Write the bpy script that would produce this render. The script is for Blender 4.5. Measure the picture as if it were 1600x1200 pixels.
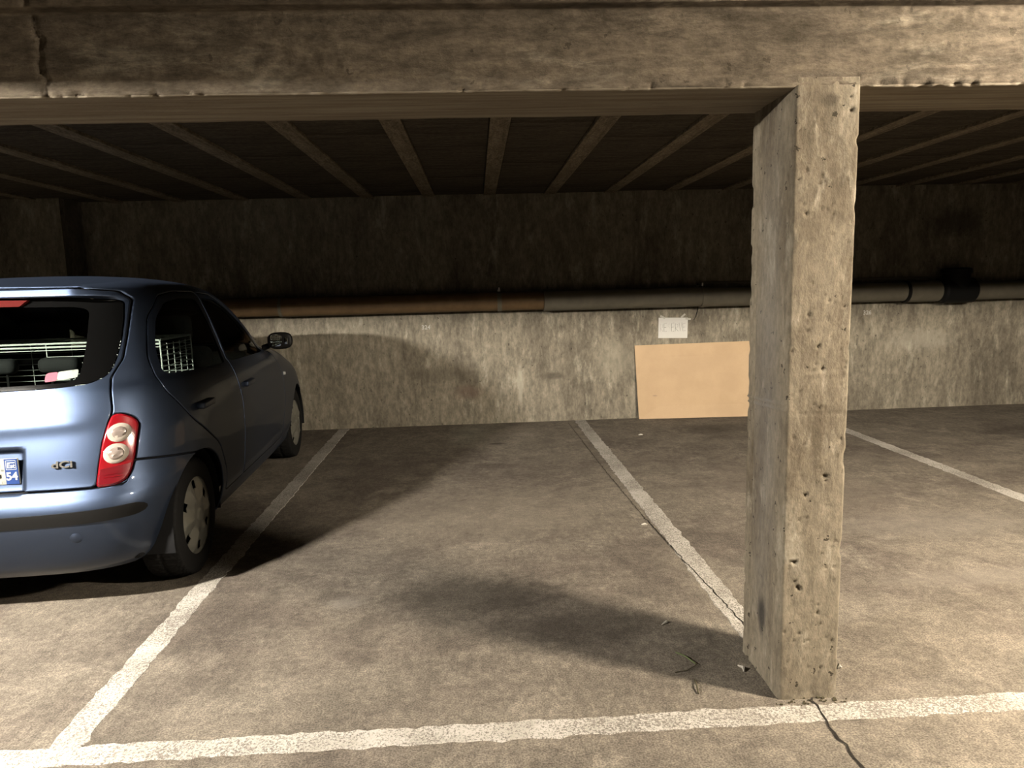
import bpy, bmesh, math, random
import numpy as np
from mathutils import Matrix, Vector

for o in list(bpy.data.objects): bpy.data.objects.remove(o)
SC = bpy.context.scene
COL = SC.collection

# ------------------------------------------------------------------ camera
cam_d = bpy.data.cameras.new('camera')
cam_d.sensor_fit = 'HORIZONTAL'; cam_d.sensor_width = 36.0
cam_d.lens = 1079.58 / 1600.0 * 36.0
cam_d.clip_start = 0.05; cam_d.clip_end = 100
cam = bpy.data.objects.new('camera', cam_d); COL.objects.link(cam)
CR = Vector((0.99827091, -0.05204844, -0.02731581)); CU = Vector((0.03423195, 0.13700077, 0.98997927)); CF = Vector((0.04778459, 0.98920258, -0.13854561))
cam.matrix_world = Matrix(((CR.x, CU.x, -CF.x, 0), (CR.y, CU.y, -CF.y, 0), (CR.z, CU.z, -CF.z, 1.371), (0, 0, 0, 1)))
SC.camera = cam

# ------------------------------------------------------------------ world, exposure (closed basement: no sky)
wd = bpy.data.worlds.new('world'); SC.world = wd; wd.use_nodes = True
wd.node_tree.nodes['Background'].inputs[0].default_value = (0.0, 0.0, 0.0, 1)
wd.node_tree.nodes['Background'].inputs[1].default_value = 0.0
SC.view_settings.view_transform = 'Standard'
SC.view_settings.look = 'None'
SC.view_settings.gamma = 1.0
SC.view_settings.use_curve_mapping = False
SC.view_settings.exposure = 0.2
# tube lamps: centre x, y, z, tube length, radius, emission strength, colour (built further down by fluorescent_lamp)
LAMPS = [
 (3.10, 0.95, 2.125, 0.60, 0.040, 5000.0, (1.0, 0.875, 0.70)),
 (-2.85, 1.10, 2.09, 0.25, 0.022, 22500.0, (1.0, 0.93, 0.82)),
]

# ------------------------------------------------------------------ measures (metres)
WALL_Y = 6.941; CEIL_Z = 2.266; BEAM_Z = 1.925
BEAM_Y0, BEAM_Y1 = 2.063, 2.377
COL_X0, COL_X1 = 0.9505, 1.1435
X_MIN, X_MAX, Y_MIN = -6.5, 9.0, -6.0
RNG = np.random.default_rng(7); random.seed(7)

# ------------------------------------------------------------------ helpers
def tag(o, label=None, cat=None, group=None, kind=None):
    if label: o['label'] = label
    if cat: o['category'] = cat
    if group: o['group'] = group
    if kind: o['kind'] = kind
    return o
def empty(name, loc=(0, 0, 0), rz=0.0, parent=None):
    o = bpy.data.objects.new(name, None); COL.objects.link(o)
    o.location = loc; o.rotation_euler = (0, 0, rz); o.empty_display_size = 0.1
    o.parent = parent
    return o
def link(name, me, mat, parent=None):
    o = bpy.data.objects.new(name, me); COL.objects.link(o); o.parent = parent
    if mat is not None and not me.materials: me.materials.append(mat)
    return o
def mesh_obj(name, V, F, mat, parent=None, smooth=False, normals=None):
    me = bpy.data.meshes.new(name)
    if isinstance(F, np.ndarray):
        n, k = F.shape
        me.vertices.add(len(V)); me.vertices.foreach_set('co', np.asarray(V, np.float32).ravel())
        me.loops.add(n * k); me.loops.foreach_set('vertex_index', F.astype(np.int32).ravel())
        me.polygons.add(n); me.polygons.foreach_set('loop_start', np.arange(0, n * k, k, dtype=np.int32))
        me.update(calc_edges=True)
    else:
        me.from_pydata([tuple(map(float, v)) for v in V], [], F)
    me.validate()
    if smooth: me.polygons.foreach_set('use_smooth', np.ones(len(me.polygons), bool))
    if normals is not None and len(me.vertices) == len(normals):
        me.normals_split_custom_set_from_vertices([tuple(map(float, n)) for n in normals])
    me.update()
    return link(name, me, mat, parent)
class G:
    """collects shapes that form ONE part"""
    def __init__(s): s.v = []; s.f = []
    def add(s, V, F):
        b = len(s.v); s.v += [tuple(map(float, q)) for q in V]; s.f += [[i + b for i in f] for f in F]; return s
    def box(s, x0, x1, y0, y1, z0, z1, bev=0.0):
        if bev <= 0:
            V = [(x, y, z) for z in (z0, z1) for y in (y0, y1) for x in (x0, x1)]
            return s.add(V, [[0, 2, 3, 1], [4, 5, 7, 6], [0, 1, 5, 4], [2, 6, 7, 3], [0, 4, 6, 2], [1, 3, 7, 5]])
        bm = bmesh.new(); bmesh.ops.create_cube(bm, size=1.0)
        for v in bm.verts: v.co = Vector(((x0 + x1) / 2 + v.co.x * (x1 - x0), (y0 + y1) / 2 + v.co.y * (y1 - y0), (z0 + z1) / 2 + v.co.z * (z1 - z0)))
        bmesh.ops.bevel(bm, geom=bm.edges[:], offset=bev, segments=3, profile=0.5, affect='EDGES')
        bm.verts.index_update()
        s.add([v.co for v in bm.verts], [[v.index for v in f.verts] for f in bm.faces]); bm.free(); return s
    def tube(s, pts, r, n=8, cap=True):
        pts = [Vector(q) for q in pts]; rings = []
        for i, q in enumerate(pts):
            d = (pts[min(i + 1, len(pts) - 1)] - pts[max(i - 1, 0)]).normalized()
            a = d.cross(Vector((0, 0, 1)) if abs(d.z) < 0.9 else Vector((1, 0, 0))).normalized(); b = d.cross(a)
            rr = r[i] if isinstance(r, (list, tuple)) else r
            rings.append([q + (a * math.cos(2 * math.pi * k / n) + b * math.sin(2 * math.pi * k / n)) * rr for k in range(n)])
        V = [v for rg in rings for v in rg]; F = []
        for i in range(len(pts) - 1):
            for k in range(n): F.append([i * n + k, i * n + (k + 1) % n, (i + 1) * n + (k + 1) % n, (i + 1) * n + k])
        if cap: F.append(list(range(n))[::-1]); F.append([(len(pts) - 1) * n + k for k in range(n)])
        return s.add(V, F)
    def lathe(s, prof, axis='x', c=(0, 0, 0), n=48):
        V = []; F = []; m = len(prof)
        for k in range(n):
            a = 2 * math.pi * k / n; ca, sa = math.cos(a), math.sin(a)
            for (t, r) in prof:
                V.append({'x': (c[0] + t, c[1] + r * ca, c[2] + r * sa), 'y': (c[0] + r * ca, c[1] + t, c[2] + r * sa), 'z': (c[0] + r * ca, c[1] + r * sa, c[2] + t)}[axis])
        for k in range(n):
            for j in range(m - 1): F.append([k * m + j, k * m + j + 1, ((k + 1) % n) * m + j + 1, ((k + 1) % n) * m + j])
        return s.add(V, F)
    def build(s, name, mat, parent=None, smooth=False, fix=True):
        me = bpy.data.meshes.new(name); me.from_pydata(s.v, [], s.f)
        if fix:
            bm = bmesh.new(); bm.from_mesh(me); bmesh.ops.recalc_face_normals(bm, faces=bm.faces[:]); bm.to_mesh(me); bm.free()
        if smooth:
            me.polygons.foreach_set('use_smooth', np.ones(len(me.polygons), bool))
            try: me.set_sharp_from_angle(angle=math.radians(40))
            except Exception: pass
        me.update(); return link(name, me, mat, parent)
def text_mesh(txt, size, ext=0.0005, bold=0.0, align='CENTER'):
    cu = bpy.data.curves.new('lettering', 'FONT'); cu.body = txt; cu.size = size; cu.extrude = ext; cu.offset = bold
    cu.align_x = align; cu.align_y = 'CENTER'; cu.resolution_u = 3
    t = bpy.data.objects.new('lettering', cu); COL.objects.link(t)
    me = bpy.data.meshes.new_from_object(t.evaluated_get(bpy.context.evaluated_depsgraph_get()))
    bpy.data.objects.remove(t); bpy.data.curves.remove(cu); me.materials.clear()
    return me

# numpy value noise
def _hash(ix, iy, iz):
    h = (ix.astype(np.int64) * 374761393 + iy.astype(np.int64) * 668265263 + iz.astype(np.int64) * 2147483647) & 0xffffffff
    h = ((h ^ (h >> 13)) * 1274126177) & 0xffffffff
    return ((h ^ (h >> 16)) & 0xffff) / 65535.0
def vnoise(P):
    i = np.floor(P).astype(np.int64); f = P - i; f = f * f * (3 - 2 * f); r = 0
    for dx in (0, 1):
        for dy in (0, 1):
            for dz in (0, 1):
                w = (f[..., 0] if dx else 1 - f[..., 0]) * (f[..., 1] if dy else 1 - f[..., 1]) * (f[..., 2] if dz else 1 - f[..., 2])
                r = r + w * _hash(i[..., 0] + dx, i[..., 1] + dy, i[..., 2] + dz)
    return r * 2 - 1
def fbm(P, o=4):
    r = 0; a = 1.0; P = np.asarray(P, float)
    for k in range(o): r = r + a * vnoise(P * 2 ** k + 17.3 * k); a *= 0.5
    return r / 1.9

# ------------------------------------------------------------------ materials
def new_mat(name):
    m = bpy.data.materials.new(name); m.use_nodes = True; nt = m.node_tree
    return m, nt, nt.nodes['Principled BSDF']
class N:
    def __init__(s, nt): s.nt = nt
    def n(s, typ, **kw):
        nd = s.nt.nodes.new(typ)
        for k, v in kw.items(): setattr(nd, k, v)
        return nd
    def l(s, a, b): s.nt.links.new(a, b)
    def coords(s, scale=(1, 1, 1), loc=(0, 0, 0), rot=(0, 0, 0)):
        tc = s.n('ShaderNodeTexCoord'); mp = s.n('ShaderNodeMapping'); s.l(tc.outputs['Object'], mp.inputs[0])
        mp.inputs['Scale'].default_value = scale; mp.inputs['Location'].default_value = loc; mp.inputs['Rotation'].default_value = rot
        return mp.outputs[0]
    def noise(s, co, scale, detail=5, rough=0.6, dist=0.0):
        t = s.n('ShaderNodeTexNoise'); s.l(co, t.inputs['Vector'])
        t.inputs['Scale'].default_value = scale; t.inputs['Detail'].default_value = detail; t.inputs['Roughness'].default_value = rough; t.inputs['Distortion'].default_value = dist
        return t.outputs['Fac']
    def ramp(s, fac, a, b, v0=0.0, v1=1.0):
        t = s.n('ShaderNodeMapRange'); t.inputs['From Min'].default_value = a; t.inputs['From Max'].default_value = b
        t.inputs['To Min'].default_value = v0; t.inputs['To Max'].default_value = v1; t.interpolation_type = 'SMOOTHSTEP'
        s.l(fac, t.inputs['Value']); return t.outputs[0]
    def math(s, op, a, b=None):
        t = s.n('ShaderNodeMath', operation=op)
        for i, q in enumerate((a, b)):
            if q is None: continue
            if isinstance(q, (int, float)): t.inputs[i].default_value = q
            else: s.l(q, t.inputs[i])
        return t.outputs[0]
    def mix(s, fac, a, b, mode='MIX'):
        t = s.n('ShaderNodeMix', data_type='RGBA', blend_type=mode)
        for i, q in ((0, fac), (6, a), (7, b)):
            if isinstance(q, (int, float)): t.inputs[i].default_value = q
            elif isinstance(q, tuple): t.inputs[i].default_value = q if len(q) == 4 else q + (1,)
            else: s.l(q, t.inputs[i])
        return t.outputs[2]
    def bump(s, h, strength, dist, prev=None):
        b = s.n('ShaderNodeBump'); b.inputs['Strength'].default_value = strength; b.inputs['Distance'].default_value = dist
        s.l(h, b.inputs['Height'])
        if prev is not None: s.l(prev, b.inputs['Normal'])
        return b.outputs[0]
    def spot(s, c, rad, soft=0.5, noisy=0.0):
        """1 inside an ellipsoid patch at c, 0 outside"""
        co = s.coords(scale=tuple(1 / r for r in rad), loc=tuple(-c[i] / rad[i] for i in range(3)))
        ln = s.n('ShaderNodeVectorMath', operation='LENGTH'); s.l(co, ln.inputs[0]); v = ln.outputs['Value']
        if noisy:
            nz = s.noise(s.coords(), 14, 4, 0.7); v = s.math('ADD', v, s.math('MULTIPLY', s.math('SUBTRACT', nz, 0.5), noisy))
        return s.ramp(v, 1.0, 1.0 - soft)

ALB = 0.31   # overall reflectance scale, kept low so bounced light stays weak
def simple(name, col, rough=0.5, metal=0.0, coat=0.0, spec=0.5, grain=0.0, gscale=60, bump=0.0):
    if metal < 0.9: col = tuple(c * 0.31 for c in col)
    m, nt, b = new_mat(name); n = N(nt)
    b.inputs['Roughness'].default_value = rough; b.inputs['Metallic'].default_value = metal
    spec = spec if coat > 0 or metal > .2 else spec * .2
    b.inputs['Coat Weight'].default_value = coat; b.inputs['Coat Roughness'].default_value = 0.04; b.inputs['Specular IOR Level'].default_value = spec
    if grain > 0:
        f = n.noise(n.coords(), gscale, 3)
        n.l(n.mix(f, tuple(c * (1 - grain) for c in col), tuple(min(1, c * (1 + grain)) for c in col)), b.inputs['Base Color'])
        if bump: n.l(n.bump(f, bump, 0.002), b.inputs['Normal'])
    else: b.inputs['Base Color'].default_value = col + (1,)
    return m

def concrete(name, ca, cb, cc, streak=(1, 1, 1), big=1.2, fine=1.0, pits=0.5, stains_and_light=(), bump=0.6, brushed=None, under=None, grain=0.0, tone=1.0, amp=0.38, pitscale=26, pitmin=0.80):
    """ca base, cb dark patches, cc pale lime bloom; streak scales the patch noise per axis"""
    k = ALB * tone; ca, cb, cc = (tuple(q * k for q in c_) for c_ in (ca, cb, cc)); stains_and_light = [(c_, r_, tuple(q * k for q in t_), a_, n_) for (c_, r_, t_, a_, n_) in stains_and_light]
    m, nt, b = new_mat(name); n = N(nt)
    co = n.coords(); cs = n.coords(scale=streak, loc=(3.1, 1.7, 0.4))
    p1 = n.ramp(n.noise(cs, big, 7, 0.65, 0.4), 0.40, 0.66)
    p2 = n.ramp(n.noise(n.coords(scale=streak, loc=(9, 4, 2)), big * 2.6, 6, 0.7, 0.3), 0.52, 0.72)
    p3 = n.noise(n.coords(scale=tuple(1 + (q - 1) * 0.5 for q in streak)), 38 * fine, 6, 0.75)
    col = n.mix(p1, ca, cb)
    col = n.mix(n.math('MULTIPLY', p2, 0.8), col, cc)
    g = n.ramp(p3, 0.28, 0.72, 1 - amp, 1 + amp)
    p4 = n.ramp(n.noise(n.coords(scale=streak, loc=(1, 7, 3)), big * 6.5, 6, 0.7, 0.5), 0.3, 0.7, 1 - amp * .8, 1 + amp * .8); g = n.math('MULTIPLY', g, p4)
    cg = n.n('ShaderNodeCombineColor'); [n.l(g, cg.inputs[i]) for i in range(3)]
    col = n.mix(1.0, col, cg.outputs[0], 'MULTIPLY')
    h = p3
    nrm = n.bump(p3, bump, 0.004)
    nrm = n.bump(n.noise(co, 9, 4, 0.6), bump * 0.5, 0.012, nrm)
    if pits:
        vo = n.n('ShaderNodeTexVoronoi'); vo.inputs['Scale'].default_value = pitscale; vo.inputs['Randomness'].default_value = 1
        wv = n.n('ShaderNodeTexNoise'); wv.inputs['Scale'].default_value = pitscale * 2.2; n.l(co, wv.inputs['Vector']); va = n.n('ShaderNodeVectorMath', operation='MULTIPLY_ADD'); n.l(wv.outputs['Color'], va.inputs[0]); va.inputs[1].default_value = (1.1 / pitscale,) * 3; n.l(n.coords(scale=(1, 1, 0.8)), va.inputs[2]); n.l(va.outputs[0], vo.inputs['Vector'])
        sel = n.n('ShaderNodeSeparateColor'); n.l(vo.outputs['Color'], sel.inputs[0])
        rad = n.ramp(sel.outputs[0], pitmin, 1.0, 0.0, 0.24)
        pit = n.math('LESS_THAN', vo.outputs['Distance'], rad)
        pit = n.math('MULTIPLY', pit, pits)
        col = n.mix(pit, col, tuple(c * 0.25 for c in cb))
        nrm = n.bump(n.math('SUBTRACT', 1.0, pit), 0.7, 0.004, nrm)
    if brushed:
        br = n.noise(n.coords(scale=brushed, rot=(0, 0, 0.5)), 30, 3, 0.5, 1.5)
        msk = n.ramp(n.noise(n.coords(loc=(5, 5, 5)), 0.9, 3), 0.42, 0.62)
        col = n.mix(n.math('MULTIPLY', n.ramp(br, 0.45, 0.6), n.math('MULTIPLY', msk, 0.22)), col, tuple(c * 0.45 for c in cb))
        nrm = n.bump(br, 0.22, 0.003, nrm)
    if grain:
        gr = n.ramp(n.noise(co, 170, 2, 0.6), 0.35, 0.65, 1 - grain, 1 + grain)
        c2 = n.n('ShaderNodeCombineColor'); [n.l(gr, c2.inputs[i]) for i in range(3)]
        col = n.mix(1.0, col, c2.outputs[0], 'MULTIPLY')
    if under:   # below this height: timber-formed soffit, pale streaks plus painted-in floor bounce light
        tc = n.n('ShaderNodeTexCoord'); sx = n.n('ShaderNodeSeparateXYZ'); n.l(tc.outputs['Object'], sx.inputs[0])
        lo = n.math('LESS_THAN', sx.outputs['Z'], under); wg = n.ramp(n.noise(n.coords(scale=(0.6, 14, 1)), 3.0, 5, 0.7), 0.3, 0.7)
        col = n.mix(lo, col, n.mix(wg, tuple(q * 1.45 for q in ca), tuple(q * 1.35 for q in cc)))
    for (c, rad, tint, amt, noisy) in stains_and_light:
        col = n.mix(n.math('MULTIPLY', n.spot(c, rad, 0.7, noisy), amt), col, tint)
    n.l(col, b.inputs['Base Color']); n.l(nrm, b.inputs['Normal'])
    b.inputs['Roughness'].default_value = 0.9; b.inputs['Specular IOR Level'].default_value = 0.05
    return m

M = {}
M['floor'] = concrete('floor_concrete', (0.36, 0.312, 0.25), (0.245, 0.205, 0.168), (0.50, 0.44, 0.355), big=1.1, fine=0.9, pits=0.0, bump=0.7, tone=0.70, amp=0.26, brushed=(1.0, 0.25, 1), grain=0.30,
    stains_and_light=[((-0.05, 2.95, 0), (0.55, 0.30, 0.3), (0.060, 0.047, 0.038), 0.55, 1.1), ((0.35, 2.62, 0), (0.45, 0.22, 0.3), (0.070, 0.055, 0.045), 0.45, 1.0),
            ((0.15, 6.0, 0), (0.10, 0.05, 0.2), (0.05, 0.04, 0.035), 0.6, 0.8), ((5.2, 5.7, 0), (0.9, 0.35, 0.3), (0.07, 0.055, 0.045), 0.5, 0.9), ((2.2, 6.3, 0), (0.5, 0.3, 0.3), (0.09, 0.075, 0.06), 0.5, 0.8),
            ((2.3, 2.9, 0), (0.7, 0.12, 0.3), (0.42, 0.37, 0.31), 0.4, 1.1), ((2.5, 3.6, 0), (0.8, 0.3, 0.3), (0.40, 0.36, 0.31), 0.35, 1.2), ((-0.62, 2.95, 0), (0.11, 0.08, 0.2), (0.55, 0.50, 0.43), 0.45, 1.3),
            ((0.0, 4.1, 0), (1.15, 0.75, 0.3), (0.48, 0.415, 0.325), 0.32, 1.8), ((2.1, 4.4, 0), (0.9, 1.0, 0.3), (0.48, 0.415, 0.33), 0.3, 1.8)])  # pale worn areas, enlarged to paint in light the lamps lose here
M['wall'] = concrete('wall_concrete', (0.325, 0.290, 0.225), (0.20, 0.175, 0.135), (0.50, 0.465, 0.37), streak=(1.8, 1.8, 0.55), big=1.5, fine=0.5, pits=0.6, pitscale=30, bump=0.7, tone=1.02, amp=0.26,
    stains_and_light=[((0.75, WALL_Y, 0.47), (0.16, 0.3, 0.05), (0.10, 0.085, 0.065), 0.6, 0.9), ((-0.35, WALL_Y, 0.52), (0.5, 0.3, 0.10), (0.14, 0.12, 0.09), 0.45, 1.1), ((0.42, WALL_Y, 0.40), (0.045, 0.2, 0.30), (0.60, 0.56, 0.45), 0.55, 1.2),
            ((-0.1, WALL_Y, 0.33), (0.22, 0.2, 0.10), (0.27, 0.19, 0.15), 0.5, 0.9), ((1.4, WALL_Y, 0.62), (0.3, 0.2, 0.3), (0.50, 0.46, 0.36), 0.35, 1.2), ((4.6, WALL_Y, 0.72), (0.5, 0.3, 0.16), (0.55, 0.51, 0.42), 0.4, 1.3),
            ((4.9, WALL_Y, 1.9), (0.35, 0.3, 0.2), (0.06, 0.05, 0.04), 0.6, 1.0)])
M['beam'] = concrete('beam_concrete', (0.26, 0.213, 0.158), (0.14, 0.113, 0.083), (0.46, 0.40, 0.31), streak=(0.55, 1.6, 2.2), big=1.7, fine=0.8, pits=0.4, bump=0.9, tone=0.82, amp=0.32, under=BEAM_Z + 0.004)
M['column'] = concrete('column_concrete', (0.385, 0.330, 0.246), (0.225, 0.183, 0.130), (0.60, 0.535, 0.42), streak=(2.2, 2.2, 0.7), big=2.2, pits=0.85, pitscale=36, pitmin=0.70, bump=0.8, tone=0.84, amp=0.20,
    stains_and_light=[((0.95, 2.214, 0.225), (0.03, 0.045, 0.10), (0.035, 0.032, 0.03), 0.85, 0.5), ((1.053, 2.063, 1.888), (0.035, 0.03, 0.028), (0.11, 0.09, 0.065), 0.8, 0.6), ((0.93, 2.22, 1.0), (0.03, 0.2, 1.6), (0.40, 0.385, 0.372), 0.75, 0.3)])  # last entry greys the left face, painting in the cooler lamp's light
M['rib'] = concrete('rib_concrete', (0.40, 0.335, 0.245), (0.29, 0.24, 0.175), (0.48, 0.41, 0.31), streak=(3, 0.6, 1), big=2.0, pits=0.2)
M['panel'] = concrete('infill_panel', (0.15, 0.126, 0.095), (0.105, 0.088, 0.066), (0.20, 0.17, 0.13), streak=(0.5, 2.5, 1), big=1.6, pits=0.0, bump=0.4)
M['slab'] = concrete('slab_concrete', (0.28, 0.235, 0.18), (0.19, 0.16, 0.12), (0.36, 0.30, 0.235), big=1.2, pits=0.2)
def road_paint():
    m, nt, b = new_mat('worn_white_paint'); n = N(nt); co = n.coords()
    w = n.noise(co, 130, 5, 0.8, 0.3); big = n.noise(co, 2.2, 4, 0.6)
    thr = n.math('ADD', w, n.math('MULTIPLY', n.math('SUBTRACT', big, 0.5), 0.35))
    worn = n.ramp(thr, 0.475, 0.555)
    dirt = n.ramp(n.noise(co, 7, 4, 0.7), 0.35, 0.7)
    white = n.mix(dirt, (0.225, 0.21, 0.186), (0.165, 0.152, 0.13))
    n.l(n.mix(worn, white, (0.062, 0.053, 0.042)), b.inputs['Base Color'])
    n.l(n.bump(w, 0.8, 0.003), b.inputs['Normal']); b.inputs['Roughness'].default_value = 0.8
    return m
M['paint'] = road_paint()
M['crack'] = simple('crack_dark', (0.03, 0.025, 0.02), 0.95, grain=0.4)
M['pipe_rust'] = simple('rusty_pipe', (0.26, 0.165, 0.085), 0.6, grain=0.4, gscale=9)
M['pipe_grey'] = simple('grey_pipe', (0.24, 0.215, 0.165), 0.55, grain=0.25, gscale=12)
M['black'] = simple('black_rubber', (0.012, 0.012, 0.012), 0.6)
M['steel'] = simple('dull_steel', (0.42, 0.40, 0.37), 0.4, 0.9)
M['housing'] = simple('white_enamel', (0.7, 0.7, 0.66), 0.4)

# ------------------------------------------------------------------ the setting
def grid_plane(name, x0, x1, y0, y1, z, mat, up=True):
    V = [(x0, y0, z), (x1, y0, z), (x1, y1, z), (x0, y1, z)]
    return mesh_obj(name, V, [[0, 1, 2, 3] if up else [3, 2, 1, 0]], mat)
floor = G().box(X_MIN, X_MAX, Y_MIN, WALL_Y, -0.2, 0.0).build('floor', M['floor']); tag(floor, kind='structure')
tag(G().box(X_MIN, X_MAX, WALL_Y, WALL_Y + 0.25, -0.2, 2.5).build('wall_back', M['wall']), kind='structure')
# nearer wall section left of the car's bay
tag(G().box(X_MIN, -3.72, WALL_Y - 0.35, WALL_Y, -0.2, 2.5).build('wall_left', M['wall']), kind='structure')
tag(G().box(X_MIN - 0.25, X_MIN, Y_MIN, WALL_Y, -0.2, 2.5).build('wall_side', M['wall']), kind='structure')
tag(G().box(X_MAX, X_MAX + 0.25, Y_MIN, WALL_Y, -0.2, 2.5).build('wall_right', M['wall']), kind='structure')
tag(G().box(X_MIN, X_MAX, Y_MIN - 0.25, Y_MIN, -0.2, 2.5).build('wall_front', M['wall']), kind='structure')
ceiling = G().box(X_MIN, X_MAX, Y_MIN, WALL_Y, CEIL_Z + 0.035, CEIL_Z + 0.25).build('ceiling', M['slab']); tag(ceiling, kind='structure')
# added out-of-view joist that keeps the left lamp off the beam
tag(G().box(X_MIN, -0.1, 1.50, 1.56, 2.027, CEIL_Z + 0.05).build('lamp_blocker', M['slab']), kind='structure')
RS = 0.5916; R0 = 0.1652; RW = 0.115
kmin = int(math.ceil((X_MIN + 0.1 - R0) / RS)); kmax = int((X_MAX - 0.1 - R0) / RS)
rib_me = None; pan_me = {}
for k in range(kmin, kmax + 1):
    x = R0 + k * RS
    if rib_me is None:
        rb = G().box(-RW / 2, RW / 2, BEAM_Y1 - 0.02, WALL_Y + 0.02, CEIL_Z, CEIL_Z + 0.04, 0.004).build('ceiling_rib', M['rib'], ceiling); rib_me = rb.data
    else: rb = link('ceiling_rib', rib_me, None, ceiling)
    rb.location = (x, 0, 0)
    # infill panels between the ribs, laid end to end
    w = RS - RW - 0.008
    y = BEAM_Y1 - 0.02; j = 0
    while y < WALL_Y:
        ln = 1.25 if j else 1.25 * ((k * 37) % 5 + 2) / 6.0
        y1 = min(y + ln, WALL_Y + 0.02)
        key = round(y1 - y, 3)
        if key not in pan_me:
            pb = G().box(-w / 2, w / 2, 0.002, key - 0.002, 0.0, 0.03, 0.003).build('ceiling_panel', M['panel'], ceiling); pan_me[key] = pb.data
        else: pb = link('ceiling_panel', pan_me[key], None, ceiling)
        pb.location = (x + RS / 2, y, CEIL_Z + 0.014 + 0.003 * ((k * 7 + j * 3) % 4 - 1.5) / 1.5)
        y = y1; j += 1

# ------------------------------------------------------------------ beam with a ledge, column flush with its front
def displaced_beam():
    xs = np.unique(np.round(np.concatenate([np.linspace(X_MIN, -2.0, 40), np.arange(-2.0, 2.6, 0.008), np.linspace(2.6, X_MAX, 50)]), 4))
    ZL = 2.142; LIP = 0.045
    prof = []  # (y, z, outward ny, nz)
    def seg(a, b, step, n, last=False):
        L = math.hypot(b[0] - a[0], b[1] - a[1]); m = max(1, int(L / step))
        for i in range(m + (1 if last else 0)):
            t = i / m; prof.append((a[0] + (b[0] - a[0]) * t, a[1] + (b[1] - a[1]) * t, n[0], n[1]))
    c = 0.006
    seg((BEAM_Y1, 2.31), (BEAM_Y1, BEAM_Z + c), 0.05, (1, 0)); seg((BEAM_Y1, BEAM_Z + c), (BEAM_Y1 - c, BEAM_Z), 0.004, (.7, -.7))
    seg((BEAM_Y1 - c, BEAM_Z), (BEAM_Y0 + c, BEAM_Z), 0.009, (0, -1)); seg((BEAM_Y0 + c, BEAM_Z), (BEAM_Y0, BEAM_Z + c), 0.004, (-.7, -.7))
    seg((BEAM_Y0, BEAM_Z + c), (BEAM_Y0, ZL), 0.007, (-1, 0)); seg((BEAM_Y0, ZL), (BEAM_Y0 - LIP, ZL + 0.004), 0.008, (0, -1))
    seg((BEAM_Y0 - LIP, ZL + 0.004), (BEAM_Y0 - LIP, 2.31), 0.012, (-1, 0), True)
    pr = np.array(prof); nx, npf = len(xs), len(pr)
    X = np.repeat(xs[:, None], npf, 1); Y = np.repeat(pr[None, :, 0], nx, 0); Z = np.repeat(pr[None, :, 1], nx, 0)
    NY = pr[None, :, 2]; NZ = pr[None, :, 3]
    Pp = np.stack([X, Y, Z], -1)
    d = 0.0025 * fbm(Pp * np.array([3, 12, 14]), 4) + 0.0012 * fbm(Pp * np.array([12, 60, 60]), 3)
    # formwork board joints along the beam
    for zz in (2.02, 2.085): d -= 0.0022 * np.exp(-((Z - zz - 0.002 * np.sin(X * 3)) / 0.003) ** 2) * (NY < -.9)
    for yy in (2.14, 2.215, 2.30): d -= 0.0016 * np.exp(-((Y - yy) / 0.003) ** 2) * (NZ < -.9)
    # rough spalled patches on the front
    sp = sstep(0.18, 0.5, fbm(Pp * np.array([2.2, 1, 5]) + 4.0, 3)) * (NY < -.5)
    d += sp * 0.006 * fbm(Pp * np.array([35, 40, 70]), 3)
    # vertical joint near the left end and a hairline one further right
    jx = -1.168 + 0.007 * vnoise(np.stack([Z * 30, Z * 0, Z * 0], -1)) + .005 * vnoise(np.stack([Z * 90, Z * 0, Z * 0], -1)) - (2.03 - Z) * -0.03
    d -= 0.014 * np.exp(-((X - jx) / 0.007) ** 2) * (NY < -.5) * (0.6 + 0.4 * vnoise(np.stack([Z * 60, X * 20, Z * 0], -1)))
    d += 0.004 * np.exp(-((X - jx) / 0.035) ** 2) * (NY < -.5) * fbm(Pp * 40, 2)
    for hx in (1.45,): d -= 0.002 * np.exp(-((X - hx - 0.004 * vnoise(np.stack([Z * 40, Z * 0, Z * 0], -1))) / 0.004) ** 2) * (NY < -.9)
    # chipped lower front edge
    de = np.hypot(Y - BEAM_Y0, Z - BEAM_Z)
    chip = sstep(0.0, 0.7, vnoise(np.stack([X * 55, Z * 60, Y * 60], -1)) * .7 + vnoise(np.stack([X * 17, Z * 20, Y * 20], -1)) * .5 + 0.3 * sstep(0.4, 1.6, X) - .15) * np.exp(-(de / 0.020) ** 2)
    d -= 0.012 * chip
    Y2 = Y + NY * d; Z2 = Z + NZ * d
    V = np.stack([X, Y2, Z2], -1).reshape(-1, 3)
    idx = np.arange(nx * npf).reshape(nx, npf)
    F = np.stack([idx[:-1, :-1], idx[:-1, 1:], idx[1:, 1:], idx[1:, :-1]], -1).reshape(-1, 4)
    o = mesh_obj('concrete_beam', V, F, M['beam'])
    return o
def sstep(a, b, x):
    t = np.clip((x - a) / (b - a), 0, 1); return t * t * (3 - 2 * t)
beam = displaced_beam()
tag(beam, 'long rough brown concrete ceiling beam crossing the whole picture above the column', 'beam')

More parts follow.
